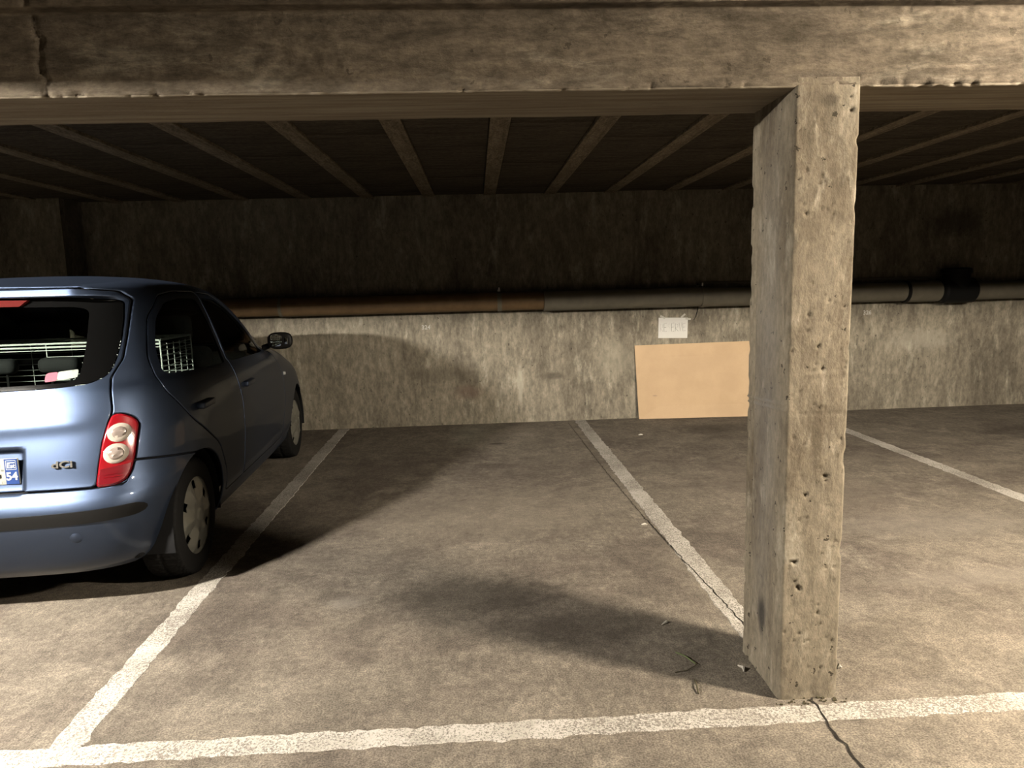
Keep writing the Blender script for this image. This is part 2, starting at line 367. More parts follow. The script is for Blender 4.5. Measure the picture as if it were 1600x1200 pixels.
def displaced_column():
    c = 0.004; x0, x1, y0, y1 = COL_X0, COL_X1, BEAM_Y0, BEAM_Y1
    per = []
    def seg(a, b, step, n):
        L = math.hypot(b[0] - a[0], b[1] - a[1]); m = max(1, int(L / step))
        for i in range(m): t = i / m; per.append((a[0] + (b[0] - a[0]) * t, a[1] + (b[1] - a[1]) * t, n[0], n[1]))
    seg((x0 + c, y0), (x1 - c, y0), 0.005, (0, -1)); seg((x1 - c, y0), (x1, y0 + c), 0.003, (.7, -.7))
    seg((x1, y0 + c), (x1, y1 - c), 0.006, (1, 0)); seg((x1, y1 - c), (x1 - c, y1), 0.003, (.7, .7))
    seg((x1 - c, y1), (x0 + c, y1), 0.01, (0, 1)); seg((x0 + c, y1), (x0, y1 - c), 0.003, (-.7, .7))
    seg((x0, y1 - c), (x0, y0 + c), 0.005, (-1, 0)); seg((x0, y0 + c), (x0 + c, y0), 0.003, (-.7, -.7))
    pr = np.array(per); zs = np.arange(-0.01, BEAM_Z + 0.03, 0.006); nz, npf = len(zs), len(pr)
    X = np.repeat(pr[None, :, 0], nz, 0); Y = np.repeat(pr[None, :, 1], nz, 0); Z = np.repeat(zs[:, None], npf, 1)
    NX, NY = pr[None, :, 2], pr[None, :, 3]; Pp = np.stack([X, Y, Z], -1)
    d = 0.0014 * fbm(Pp * np.array([14, 14, 5]), 4) + 0.0006 * fbm(Pp * 70, 2)
    # blowholes
    r = np.random.default_rng(3)
    wob = vnoise(Pp * 160); front = NY < -.9; left = NX < -.9
    for i in range(240):
        z = r.uniform(0.05, 1.9); u = r.uniform(0, 1); rad = r.uniform(0.0024, 0.005) * (1.6 if r.uniform() < .12 else 1); dep = rad * 1.2
        if i < 170: sk = r.uniform(-.8, .8); q = np.hypot((X - (x0 + u * (x1 - x0)) + sk * (Z - z)) / r.uniform(.7, 1.5), (Z - z) / r.uniform(.6, 1.5)) / rad * (1 + .35 * wob); m = front
        else: q = np.hypot(Y - (y0 + u * (y1 - y0)), Z - z) / (rad * .7); m = left
        d -= dep * (1 - sstep(0.6, 1.15, q)) * m
    # formwork seams
    d -= 0.0022 * np.exp(-((Z - 0.957 - 0.002 * np.sin(X * 60)) / 0.003) ** 2) * front
    d += 0.0020 * np.exp(-((Z - 1.079) / 0.006) ** 2) * front * sstep(0.03, 0.06, X - x0)
    d += 0.0055 * (np.exp(-((Z - 0.950 - (2.377 - Y) * 0.06) / 0.004) ** 2) + np.exp(-((Z - 0.968 - (2.377 - Y) * 0.06) / 0.004) ** 2)) * left
    d -= 0.007 * np.exp(-((Y - 2.325 - 0.002 * np.sin(Z * 5)) / 0.0042) ** 2) * left
    # chipped arrises
    for (cx, cy, amt) in ((x0, y0, 1.0), (x1, y0, 1.2), (x0, y1, 1.0)):
        e = np.hypot(X - cx, Y - cy)
        k = sstep(0.05, 0.75, vnoise(np.stack([Z * 26 + cx * 90, Z * 0 + cy * 10, Z * 0], -1)))
        d -= amt * 0.006 * k * np.exp(-(e / 0.010) ** 2)
    d -= 0.004 * np.exp(-(Z / 0.03) ** 2) * fbm(Pp * 30, 2)
    V = np.stack([X + NX * d, Y + NY * d, Z], -1).reshape(-1, 3)
    idx = np.arange(nz * npf).reshape(nz, npf); a = idx[:-1]; b = np.roll(idx, -1, 1)[:-1]; cc = np.roll(idx, -1, 1)[1:]; dd = idx[1:]
    F = np.stack([a, b, cc, dd], -1).reshape(-1, 4)
    return mesh_obj('concrete_column', V, F, M['column'])
column = displaced_column()
tag(column, 'square pitted concrete column standing on the white line right of the middle', 'column')

# ------------------------------------------------------------------ painted lines and the floor crack
def floor_strip(name, a, b, w, mat, z=0.0025, parent=None, jag=0.004, step=0.03, seed=1, wf=None):
    a = np.array(a, float); b = np.array(b, float); L = np.linalg.norm(b - a); n = max(2, int(L / step)); t = np.linspace(0, 1, n)
    d = (b - a) / L; pn = np.array([-d[1], d[0]]); r = np.random.default_rng(seed)
    V = []
    for i in range(n):
        q = a + (b - a) * t[i]
        l = w / 2 + r.normal(0, jag); k = w / 2 + r.normal(0, jag)
        for s_, zz in ((l, 0.0), (l - 0.002, z), (-k + 0.002, z), (-k, 0.0)): V.append((q[0] + pn[0] * s_, q[1] + pn[1] * s_, zz))
    F = []
    for i in range(n - 1):
        for j in range(3): F.append([i * 4 + j, i * 4 + j + 1, i * 4 + j + 5, i * 4 + j + 4])
    F.append([0, 1, 2, 3]); m = (n - 1) * 4; F.append([m + 3, m + 2, m + 1, m])
    g = G(); g.add(V, F); return g.build(name, mat, parent)
ln = floor_strip('painted_line', (X_MIN + .1, 1.985), (X_MAX - .1, 1.990), 0.088, M['paint'], seed=2)
tag(ln, 'white line painted across the floor along the bottom of the picture, under the column', 'marking')
ln = floor_strip('painted_line', (-1.318, 1.94), (-1.375, WALL_Y - .02), 0.105, M['paint'], z=0.0021, seed=3)
tag(ln, 'white bay line on the floor running beside the blue car to the wall', 'marking')
ln = floor_strip('painted_line', (1.035, BEAM_Y1 + .02), (1.022, WALL_Y - .01), 0.108, M['paint'], z=0.0021, seed=4)
tag(ln, 'cracked white bay line running from behind the column to the wall', 'marking')
ln = floor_strip('painted_line', (3.32, 1.99), (3.32, WALL_Y - .7), 0.105, M['paint'], z=0.0021, seed=5)
tag(ln, 'white bay line on the floor right of the column at the right edge', 'marking')
def crack(pts, w, seed):
    r = np.random.default_rng(seed); P2 = []
    for (a, b) in zip(pts[:-1], pts[1:]):
        n = max(2, int(math.hypot(b[0] - a[0], b[1] - a[1]) / 0.025))
        for i in range(n): t = i / n; P2.append((a[0] + (b[0] - a[0]) * t + r.normal(0, .003), a[1] + (b[1] - a[1]) * t))
    P2.append(pts[-1]); V = []; F = []
    for i, q in enumerate(P2):
        ww = w * r.uniform(.5, 1.2); V += [(q[0] - ww, q[1], 0.0031), (q[0] + ww, q[1], 0.0031)]
        if i: F.append([2 * i - 2, 2 * i - 1, 2 * i + 1, 2 * i])
    g = G(); g.add(V, F); return g.build('crack', M['crack'], floor, fix=False)
crack([(0.885, 6.845), (0.915, 4.974), (0.947, 3.941)], 0.0022, 1)
crack([(0.947, 3.941), (0.972, 3.514), (0.995, 3.128), (1.017, 2.844), (1.03, 2.594), (1.035, 2.36)], 0.0035, 2)
crack([(1.064, 2.075), (1.052, 1.966), (1.042, 1.856), (1.043, 1.771), (1.048, 1.70), (1.06, 1.4)], 0.0042, 3)

# ------------------------------------------------------------------ drain pipe along the back wall
pipe = empty('drain_pipe', (0, 0, 0)); tag(pipe, 'dark drain pipe running along the back wall with joints and a black fitting', 'pipe')
PY = 6.79
def pz(x): return 1.236 - 0.004 * (x - 0.4)
def pipe_run(x0, x1, r, mat, name='pipe_section'):
    g = G(); prof = [(0, 0.0), (0, r), (x1 - x0, r), (x1 - x0, 0.0)]
    g.lathe(prof, 'x', (x0, PY, pz((x0 + x1) / 2)), 28); return g.build(name, mat, pipe, True)
for (a, b, r, m) in ((-3.715, -1.87, .092, 'pipe_rust'), (-1.87, .226, .092, 'pipe_rust'), (.226, .667, .090, 'pipe_rust'), (.667, 2.233, .100, 'pipe_grey'), (2.233, 4.30, .098, 'pipe_grey'), (4.30, 4.66, .106, 'pipe_grey'), (4.66, X_MAX - .05, .092, 'pipe_grey')):
    pipe_run(a, b, r, M[m])
for (x, w, r) in ((-1.87, .03, .098), (.226, .04, .099), (.672, .025, .106), (2.233, .035, .108), (4.30, .03, .110), (4.655, .03, .113)):
    pipe_run(x - w / 2, x + w / 2, r, M['black'] if x > 4 else M['pipe_grey'], 'coupling')
for x in (.226, 2.233):
    G().box(x - .012, x + .012, PY - .01, WALL_Y - .001, pz(x) + .095, pz(x) + .115, .002).build('bracket', M['steel'], pipe)
    g = G(); g.tube([(x, PY - .02, pz(x) + .1), (x, PY - .02, pz(x) + .135)], .008, 8); g.build('bolt', M['steel'], pipe)
# black inspection fitting: short vertical stub with a rounded cap, and the body round the pipe
fx = 4.84
g = G(); g.lathe([(-.17, 0), (-.17, .108), (-.15, .125), (.15, .125), (.17, .108), (.17, 0)], 'x', (fx, PY, pz(fx)), 28)
g.lathe([(0.0, .125), (.16, .125), (.175, .14), (.21, .14), (.225, .12), (.23, 0)], 'z', (fx - .01, PY, pz(fx)), 28); g.build('fitting', M['black'], pipe, True)
# slim conduit above the pipe on the right
cd = G(); cd.tube([(2.3, WALL_Y - .02, pz(2.3) + .135), (4.62, WALL_Y - .02, pz(4.6) + .135)], .012, 8)
tag(cd.build('wall_conduit', M['pipe_grey'], None, True), 'thin conduit clipped to the wall just above the pipe, right of the column', 'conduit')
cb = G(); cb.tube([(2.235, WALL_Y - .006, 1.36), (2.24, WALL_Y - .006, 1.1), (2.222, WALL_Y - .006, 1.03), (2.20, WALL_Y - .006, 0.99)], .004, 6)
tag(cb.build('wall_cable', M['black'], None, True), 'short thin black cable hanging down the wall from the pipe above the board', 'cable')

# ------------------------------------------------------------------ leaning board, paper sign, stencilled numbers
def chipboard():
    m, nt, b = new_mat('chipboard'); n = N(nt); co = n.coords()
    f = n.noise(co, 90, 4, 0.7); g = n.noise(co, 3, 3)
    c = n.mix(f, (0.185, 0.124, 0.066), (0.22, 0.153, 0.086)); c = n.mix(n.ramp(g, .4, .7, 0, .35), c, (0.15, 0.097, 0.05))
    c = n.mix(n.math('MULTIPLY', n.spot((1.79, 6.87, .235), (.035, .2, .008), .6, 1.0), .8), c, (.12, .08, .05))
    n.l(c, b.inputs['Base Color']); n.l(n.bump(f, .25, .001), b.inputs['Normal']); b.inputs['Roughness'].default_value = .7
    return m
M['board'] = chipboard()
def board():
    bl, br = np.array((1.622, 6.872, 0.001)), np.array((2.93, 6.800, 0.001)); tl, tr = np.array((1.590, 6.925, 0.752)), np.array((2.905, 6.925, 0.762))
    q = [bl, br, tr, tl]; nrm = np.cross(br - bl, tl - bl); nrm /= np.linalg.norm(nrm); th = 0.012
    V = [v for v in q] + [v + (-nrm if nrm[1] < 0 else nrm) * th for v in q]
    for v in V: v[2] = max(v[2], 0.001)
    g = G(); g.add(V, [[0, 1, 2, 3], [7, 6, 5, 4], [0, 4, 5, 1], [1, 5, 6, 2], [2, 6, 7, 3], [3, 7, 4, 0]])
    return g.build('wooden_board', M['board'])
tag(board(), 'pale tan chipboard sheet leaning against the back wall behind the column', 'board')
M['paper'] = simple('paper', (0.80, 0.79, 0.75), .8, grain=.03, gscale=20)
M['ink'] = simple('pen_ink', (0.12, 0.11, 0.11), .8); M['ink_faint'] = simple('faded_pen_ink', (0.42, 0.40, 0.38), .8); M['ink_trace'] = simple('pen_ink_trace', (0.64, 0.62, 0.59), .8)
M['tape'] = simple('clear_tape', (.62, .60, .54), .15)
sign = empty('paper_sign', (1.99, WALL_Y - .004, .92)); tag(sign, 'white paper sheet with handwritten RESERVE taped above the board', 'sign')
g = G(); nx = 14
V = []; F = []
for i in range(nx):
    t = i / (nx - 1); x = -.150 + .300 * t
    for z, dx in ((.105 - .008 * t, 0), (-.100 - .008 * t, -.006)):
        bow = -.004 * math.sin(t * 3.1) - (.006 if z < 0 else 0)
        V += [(x + dx, bow - .0006, z), (x + dx, bow, z)]
for i in range(nx - 1):
    a = i * 4; b = a + 4
    F += [[a, b, b + 2, a + 2], [a + 1, a + 3, b + 3, b + 1], [a, a + 1, b + 1, b], [a + 2, b + 2, b + 3, a + 3]]
F += [[0, 2, 3, 1], [(nx - 1) * 4, (nx - 1) * 4 + 1, (nx - 1) * 4 + 3, (nx - 1) * 4 + 2]]
g.add(V, F); g.build('sheet', M['paper'], sign, True)
LET = {'R': [[(0, 0), (0, 1), (.6, .85), (.55, .55), (0, .45), (.65, 0)]], 'E': [[(.6, 1), (0, .95), (0, 0), (.62, .03)], [(0, .5), (.5, .52)]], 'S': [[(.6, .9), (.2, 1), (.05, .7), (.55, .4), (.5, .05), (0, .05)]], 'V': [[(0, 1), (.25, 0), (.7, 1.05)]]}
x = -.135
for i, ch in enumerate('RESERVE'):
    lw, lh = .036, .078 + (.006 if i % 2 else 0)
    g = G()
    for st in LET[ch]:
        pts = []
        for (u, v) in st:
            px_, pz_ = x + u * lw * 1.25, -.036 + v * lh; tt = (px_ + .15) / .3
            pts.append((px_, -.004 * math.sin(tt * 3.1) - .003 * (1 - (pz_ + .1) / .2) * 2 - .0022, pz_))
        g.tube(pts, .0013 if i not in (2,) else .001, 5)
    g.build('letter', M['ink_faint'] if i == 0 else M['ink_trace'] if i == 2 else M['ink'], sign)
    x += .0385
for (a, b, rz) in ((-.11, .112, .5), (.10, .118, -.7), (.152, .085, .1)):
    t = G().box(-.028, .028, -.0016, -.0012, -.009, .009).build('tape', M['tape'], sign); t.location = (a, -.002, b); t.rotation_euler = (0, rz, 0)
M['stencil'] = simple('stencil_white', (.62, .60, .55), .8, grain=.35, gscale=70)
for (txt, x, z, lab) in (('324', -.508, .997, 'faded white stencilled number on the back wall between the car and the board'), ('326', 4.012, 1.012, 'faded white stencilled number on the wall right of the column')):
    me = text_mesh(txt, .058, .0006, .001); o = link('stencilled_number', me, M['stencil']); o.location = (x, WALL_Y - .0012, z); o.rotation_euler = (math.pi / 2, 0, 0)
    tag(o, lab, 'number')

# ------------------------------------------------------------------ litter on the floor
M['twig'] = simple('dry_stem', (.10, .085, .05), .8); M['grass'] = simple('grass_blade', (.14, .17, .07), .7); M['crumb'] = simple('pale_flake', (.62, .58, .5), .8)
def litter(name, pts, r, mat, lab, cat):
    g = G(); g.tube([(a, b, c) for a, b, c in pts], r, 5); tag(g.build(name, mat), lab, cat)
litter('grass_blade', [(.70, 2.385, .004), (.725, 2.345, .009), (.748, 2.30, .004)], .0028, M['grass'], 'thin green grass blade lying in the column shadow', 'grass blade')
litter('twig', [(.745, 2.33, .003), (.752, 2.29, .008), (.705, 2.262, .004), (.66, 2.255, .003)], .0013, M['twig'], 'thin dark twig curled beside the grass blade in the column shadow', 'twig')
litter('twig', [(.712, 2.20, .004), (.706, 2.155, .01), (.700, 2.12, .004)], .0028, M['twig'], 'short black twig at the lower edge of the column shadow', 'twig')
litter('dry_leaf', [(.895, 2.275, .004), (.905, 2.25, .01), (.90, 2.235, .004)], [.003, .006, .002], M['crumb'], 'small pale curled leaf close to the column foot', 'leaf')
litter('dry_leaf', [(.705, 2.60, .004), (.728, 2.615, .008), (.735, 2.625, .004)], [.002, .005, .002], M['crumb'], 'small pale leaf at the upper edge of the column shadow', 'leaf')
litter('paper_scrap', [(.902, 3.77, .004), (.925, 3.775, .006), (.935, 3.765, .004)], [.004, .007, .003], M['crumb'], 'tiny white scrap left of the cracked bay line', 'scrap')
litter('paper_scrap', [(1.235, 2.225, .004), (1.242, 2.228, .012), (1.25, 2.225, .005)], [.004, .008, .003], M['crumb'], 'tiny pale scrap right of the column foot', 'scrap')
litter('paper_scrap', [(1.44, 6.12, .004), (1.46, 6.125, .008), (1.48, 6.12, .005)], [.006, .008, .004], M['crumb'], 'tiny white scrap on the floor before the leaning board', 'scrap')
# dirt gathered at the column foot
r = np.random.default_rng(5); g = G()
for i in range(34):
    x = r.uniform(.93, 1.17); y = 2.045 + r.normal(0, .012); s = r.uniform(.0015, .004)
    g.box(x - s, x + s, y - s * .7, y + s * .7, 0.001, .002 + s)
tag(g.build('debris', M['twig']), 'crumbs of dirt gathered along the foot of the column', 'debris', kind='stuff')

# ------------------------------------------------------------------ lamps in the aisle
def tube_mat(col, s):
    m, nt, b = new_mat('lit_tube'); nt.nodes.remove(b); e = nt.nodes.new('ShaderNodeEmission')
    e.inputs[0].default_value = col + (1,); e.inputs[1].default_value = s
    nt.links.new(e.outputs[0], nt.nodes['Material Output'].inputs[0]); return m
def fluorescent_lamp(i, x, y, z, ln_, r_, s, col, lab):
    t = empty('fluorescent_lamp', (x, y, z)); tag(t, lab, 'lamp', 'tube lamps in the driving aisle'); h = ln_ / 2
    G().box(-h - .03, h + .03, -.035, .035, r_ + .008, CEIL_Z + .035 - z, .004).build('housing', M['housing'], t)
    for sx in (-1, 1): G().box(sx * (h + .015) - .012, sx * (h + .015) + .012, -.016, .016, -.018, .035, .003).build('socket', M['housing'], t)
    g = G(); g.lathe([(-h, 0.0), (-h, r_), (h, r_), (h, 0.0)], 'x', (0, 0, 0), 14); g.build('tube', tube_mat(col, s), t, True)
for i, (x, y, z, ln_, r_, s, col) in enumerate(LAMPS):
    fluorescent_lamp(i, x, y, z, ln_, r_, s, col, ['tube lamp on the aisle ceiling to the right of the column', 'tube lamp on the aisle ceiling behind the blue car', 'tube lamp far back in the driving aisle', 'second tube lamp far back in the aisle'][i])
# ------------------------------------------------------------------ the car
def car_paint():
    m, nt, b = new_mat('blue_metallic_paint'); n = N(nt)
    f = n.noise(n.coords(), 900, 2, .6)
    n.l(n.mix(f, (0.026, 0.036, 0.060), (0.037, 0.050, 0.080)), b.inputs['Base Color'])
    b.inputs['Metallic'].default_value = 1.0; b.inputs['Roughness'].default_value = .50
    b.inputs['Coat Weight'].default_value = .35; b.inputs['Coat Roughness'].default_value = .03
    return m
def glass_mat(name, tint, refl=.06):
    m, nt, b = new_mat(name); nt.nodes.remove(b); n = N(nt)
    t = n.n('ShaderNodeBsdfTransparent'); t.inputs[0].default_value = tint + (1,)
    g = n.n('ShaderNodeBsdfGlossy'); g.inputs['Roughness'].default_value = .02
    lw = n.n('ShaderNodeFresnel'); lw.inputs[0].default_value = 1.22
    mx = n.n('ShaderNodeMixShader'); n.l(lw.outputs[0], mx.inputs[0]); n.l(t.outputs[0], mx.inputs[1]); n.l(g.outputs[0], mx.inputs[2])
    n.l(mx.outputs[0], nt.nodes['Material Output'].inputs[0]); return m
M['car'] = car_paint()
M['glass'] = glass_mat('window_glass', (.62, .68, .64))
M['frit'] = simple('black_glass_border', (.004, .004, .004), .25, 0, 0, .1)
M['liner'] = simple('black_liner', (.010, .010, .011), .8)
M['trim'] = simple('charcoal_plastic', (.008, .0075, .007), .55, grain=.2, gscale=250)
M['tyre'] = simple('tyre_rubber', (.012, .0115, .011), .8)
M['cap'] = simple('silver_hubcap', (.48, .47, .40), .38, .65)
M['fabric'] = simple('dark_seat_fabric', (.022, .022, .023), .9, grain=.3, gscale=120)
M['wire'] = simple('white_coated_wire', (.80, .84, .80), .35)
M['plate_w'] = simple('plate_cream', (.40, .385, .33), .6); M['plate_b'] = simple('plate_blue', (.022, .055, .20), .5); M['plate_k'] = simple('plate_black', (.015, .015, .015), .4); M['white'] = simple('plate_white', (.50, .52, .55), .6)
M['chrome'] = simple('chrome', (.72, .70, .66), .18, 1.0)
M['mirror'] = simple('mirror_glass', (.85, .88, .88), .01, 1.0)
M['lamp_red'] = simple('red_lamp_plastic', (.30, .006, .012), .12, 0, .6)
M['lamp_red2'] = simple('ribbed_red_plastic', (.17, .006, .012), .2, 0, .5)
M['lens'] = simple('cream_reflector_lens', (.70, .62, .53), .16, .25, .8)
M['lens_in'] = simple('inner_lens', (.52, .43, .38), .14, .45, .8)
M['brake'] = simple('brake_light_plastic', (.075, .006, .005), .35)
M['pink'] = simple('pink_label', (.34, .11, .15), .8, grain=.08, gscale=150); M['label'] = simple('pale_green_label', (.33, .37, .32), .8, grain=.05, gscale=150); M['grey_print'] = simple('grey_print', (.2, .22, .2), .7)
M['clear'] = simple('clear_lamp', (.6, .62, .62), .08, .3, 1.0)


# lateral x, forward y (rear axle = 0), z up.  rows: z, rear y, front y, half width, rear exponent, front exponent
CAR_ROWS=np.array([
 (0.190,-0.420,3.000,0.740,5.5,4.0),
 (0.230,-0.470,3.060,0.775,5.8,4.0),
 (0.280,-0.505,3.095,0.795,6.0,4.0),
 (0.360,-0.535,3.125,0.815,6.0,5.0),
 (0.440,-0.552,3.145,0.824,6.0,5.2),
 (0.500,-0.557,3.150,0.830,6.0,5.2),
 (0.540,-0.548,3.148,0.833,6.0,5.2),
 (0.572,-0.528,3.140,0.835,6.0,5.0),
 (0.600,-0.518,3.125,0.836,5.8,4.9),
 (0.700,-0.500,3.080,0.836,5.6,4.5),
 (0.780,-0.483,3.000,0.831,5.5,4.0),
 (0.840,-0.468,2.900,0.820,5.4,3.6),
 (0.900,-0.453,2.720,0.805,5.3,3.5),
 (0.945,-0.441,2.480,0.788,5.2,3.5),
 (0.980,-0.430,2.240,0.772,5.0,3.5),
 (1.010,-0.418,2.090,0.753,4.8,4.0),
 (1.060,-0.393,1.985,0.738,4.6,4.4),
 (1.120,-0.360,1.885,0.720,4.4,4.6),
 (1.200,-0.312,1.750,0.696,4.2,4.7),
 (1.290,-0.250,1.580,0.665,4.2,4.7),
 (1.360,-0.195,1.410,0.638,4.2,4.5),
 (1.405,-0.140,1.270,0.610,4.0,4.2),
 (1.436,-0.060,1.120,0.568,3.6,3.8),
 (1.458,0.050,0.980,0.500,3.2,3.4),
 (1.474,0.160,0.850,0.410,2.8,3.0),
 (1.484,0.260,0.740,0.300,2.5,2.6),
 (1.490,0.350,0.630,0.180,2.2,2.2),
 (1.492,0.450,0.510,0.040,2.0,2.0)])
def car_params(z):
    """monotone cubic interpolation of the rows by cumulative row distance"""
    R=CAR_ROWS
    s=np.zeros(len(R))
    for i in range(1,len(R)): s[i]=s[i-1]+np.linalg.norm((R[i]-R[i-1])[[0,1,3]])+0.15*abs(R[i,2]-R[i-1,2])
    return s
def pchip(x,Y,xq):
    h=np.diff(x)[:,None]; d=np.diff(Y,axis=0)/h
    m=np.zeros_like(Y); m[0]=d[0]; m[-1]=d[-1]
    for i in range(1,len(x)-1):
        a,b=d[i-1],d[i]; ok=(a*b)>0
        w1=2*h[i]+h[i-1]; w2=h[i]+2*h[i-1]
        with np.errstate(divide='ignore',invalid='ignore'):
            mm=(w1+w2)/(w1/a+w2/b)
        m[i]=np.where(ok,mm,0)
    k=np.clip(np.searchsorted(x,xq)-1,0,len(x)-2); H=(x[k+1]-x[k])[:,None]; t=((xq-x[k])[:,None])/H
    return (2*t**3-3*t**2+1)*Y[k]+(t**3-2*t**2+t)*H*m[k]+(-2*t**3+3*t**2)*Y[k+1]+(t**3-t**2)*H*m[k+1]
def sstep(a,b,x):
    t=np.clip((x-a)/(b-a),0,1); return t*t*(3-2*t)
def car_grid(nz=230,nq=110):
    s=car_params(None)
    # denser sampling low down on the rear
    u=np.linspace(0,1,nz); sq=s[-1]*u
    V=pchip(s,CAR_ROWS,sq)
    ph=np.linspace(0,np.pi/2,nq)
    ang=np.concatenate([ph,np.pi/2+ph[1:]])          # 0 rear centre .. pi front centre (right side)
    ang=np.concatenate([ang,2*np.pi-ang[-2:0:-1]])
    c,sn=np.cos(ang),np.sin(ang)
    rear=c>=0
    P=np.zeros((nz,len(ang),3))
    for i,(z,yr,yf,w,nr,nf) in enumerate(V):
        yc=0.55*yr+0.45*yf
        n=np.where(rear,nr,nf)
        r=(np.abs(c)**n+np.abs(sn)**n)**(-1/n)
        X=w*r*sn; Y=np.where(rear,yc-(yc-yr)*r*c,yc-(yf-yc)*r*c)
        P[i,:,0]=X;P[i,:,1]=Y;P[i,:,2]=z
    # plate recess, waist crease on the tailgate
    X,Y,Z=P[...,0],P[...,1],P[...,2]
    rearm=(Y<0.3)
    qx=np.abs(X)-0.262; qz=np.abs(Z-0.668)-0.072
    sd=np.where((qx>0)&(qz>0),np.hypot(np.maximum(qx,0),np.maximum(qz,0)),np.maximum(qx,qz))-0.022
    sd=np.where((Z<0.668)&(np.abs(X)<0.285),np.minimum(sd,np.maximum(np.abs(X)-0.284,0.55-Z)),sd)
    rec=1-sstep(-0.012,0.004,sd)
    P[...,1]+=np.where(rearm&(Z>0.578),0.03*rec*sstep(0.578,0.592,Z),0)
    # soft shoulder ridge across the tailgate
    P[...,1]-=np.where(rearm&(Y<-0.2),0.010*np.exp(-((Z-0.845-0.03*np.abs(X))/0.035)**2)*(1-sstep(.45,.62,np.abs(X))),0)
    # spoiler lip at the top of the tailgate
    t=np.where(Z<1.384,-.236+(1.384-Z)*6.0,np.where(Z<1.420,-.236+(Z-1.384)*.38,-.2223+(Z-1.420)*11.0))
    w=(1-sstep(.40,.60,np.abs(X)))*(Y<0.25)*(Z>1.36)*(Z<1.46)
    P[...,1]+=np.where(P[...,1]>t,(t-P[...,1])*w,0)
    return P


class Surf:
    """triangle sheet with vertex normals that can be cut along any outline"""
    def __init__(s, V, Nn, T): s.V, s.N, s.T = V, Nn, T
    def cut(s, f):
        """f(V)->value; returns (inside f<0, outside f>=0), split exactly on the outline"""
        if len(s.T) == 0: return s, s
        val = f(s.V); val = np.where(np.abs(val) < 1e-9, 1e-9, val); neg = val < 0
        t = s.T; c = neg[t].sum(1)
        ins = [t[c == 3]]; out = [t[c == 0]]; V = [s.V]; Nn = [s.N]; base = len(s.V)
        for k, (one, two) in ((1, (ins, out)), (2, (out, ins))):
            q = t[c == k]
            if not len(q): continue
            odd = neg[q] if k == 1 else ~neg[q]; o = odd.argmax(1); r = np.arange(len(q))
            a, b, cc = q[r, o], q[r, (o + 1) % 3], q[r, (o + 2) % 3]
            e1 = val[a] / (val[a] - val[b]); e2 = val[a] / (val[a] - val[cc])
            V += [s.V[a] + (s.V[b] - s.V[a]) * e1[:, None], s.V[a] + (s.V[cc] - s.V[a]) * e2[:, None]]
            Nn += [s.N[a] + (s.N[b] - s.N[a]) * e1[:, None], s.N[a] + (s.N[cc] - s.N[a]) * e2[:, None]]
            i1 = base + r; i2 = base + len(q) + r; base += 2 * len(q)
            one.append(np.stack([a, i1, i2], 1)); two.append(np.stack([i1, b, cc], 1)); two.append(np.stack([i1, cc, i2], 1))
        V = np.concatenate(V); Nn = np.concatenate(Nn); Nn /= np.maximum(np.linalg.norm(Nn, axis=1, keepdims=True), 1e-9)
        return Surf(V, Nn, np.concatenate(ins)).clean(), Surf(V, Nn, np.concatenate(out)).clean()
    def clean(s):
        # weld coincident points, drop slivers and unused points
        key = np.round(s.V * 2e5).astype(np.int64); _, first, inv = np.unique(key, axis=0, return_index=True, return_inverse=True); inv = inv.ravel()
        t = inv[s.T]; t = t[(t[:, 0] != t[:, 1]) & (t[:, 1] != t[:, 2]) & (t[:, 0] != t[:, 2])]
        used = np.unique(t); mp = np.zeros(len(first), np.int64); mp[used] = np.arange(len(used))
        return Surf(s.V[first][used], s.N[first][used], mp[t] if len(t) else t.reshape(0, 3))
    def panel(s, f, gap=.0025, r=.006):
        """the inside of f with a rolled edge, held back from the outline by half a panel gap"""
        a, _ = s.cut(lambda V: f(V) + gap); i, o = a.cut(lambda V: f(V) + gap + r)
        V = np.concatenate([i.V, o.V]); Nn = np.concatenate([i.N, o.N]); T = np.concatenate([i.T, o.T + len(i.V)]); q = Surf(V, Nn, T).clean()
        val = f(q.V); t = np.clip((val + gap + r) / r, 0, 1); e = 1e-4
        g = np.stack([(f(q.V + np.array(d) * e) - f(q.V - np.array(d) * e)) / (2 * e) for d in ((1, 0, 0), (0, 1, 0), (0, 0, 1))], 1)
        g -= q.N * (g * q.N).sum(1, keepdims=True); g /= np.maximum(np.linalg.norm(g, axis=1, keepdims=True), 1e-9)
        ang = (t ** 1.2) * math.radians(70)
        V2 = q.V - q.N * (r * .9 * (1 - np.sqrt(np.maximum(0, 1 - t * t * .98))))[:, None]
        N2 = q.N * np.cos(ang)[:, None] + g * np.sin(ang)[:, None]
        return Surf(V2, N2, q.T)
    def off(s, d): return Surf(s.V + s.N * d, s.N, s.T)
    def build(s, name, mat, parent): return mesh_obj(name, s.V, s.T, mat, parent, True, s.N)
    def thick(s, name, mat, parent, th=.004):
        """closed slab: outer sheet, inner sheet and a rim"""
        nv = len(s.V); e = np.concatenate([s.T[:, [0, 1]], s.T[:, [1, 2]], s.T[:, [2, 0]]])
        es = np.sort(e, 1); _, idx, cnt = np.unique(es, axis=0, return_index=True, return_counts=True); bd = e[idx[cnt == 1]]
        rim = np.concatenate([np.stack([bd[:, 1], bd[:, 0], bd[:, 0] + nv], 1), np.stack([bd[:, 1], bd[:, 0] + nv, bd[:, 1] + nv], 1)])
        V = np.concatenate([s.V, s.V - s.N * th]); T = np.concatenate([s.T, s.T[:, ::-1] + nv, rim])
        o = mesh_obj(name, V, T, mat, parent, True)
        try: o.data.set_sharp_from_angle(angle=math.radians(45))
        except Exception: pass
        return o
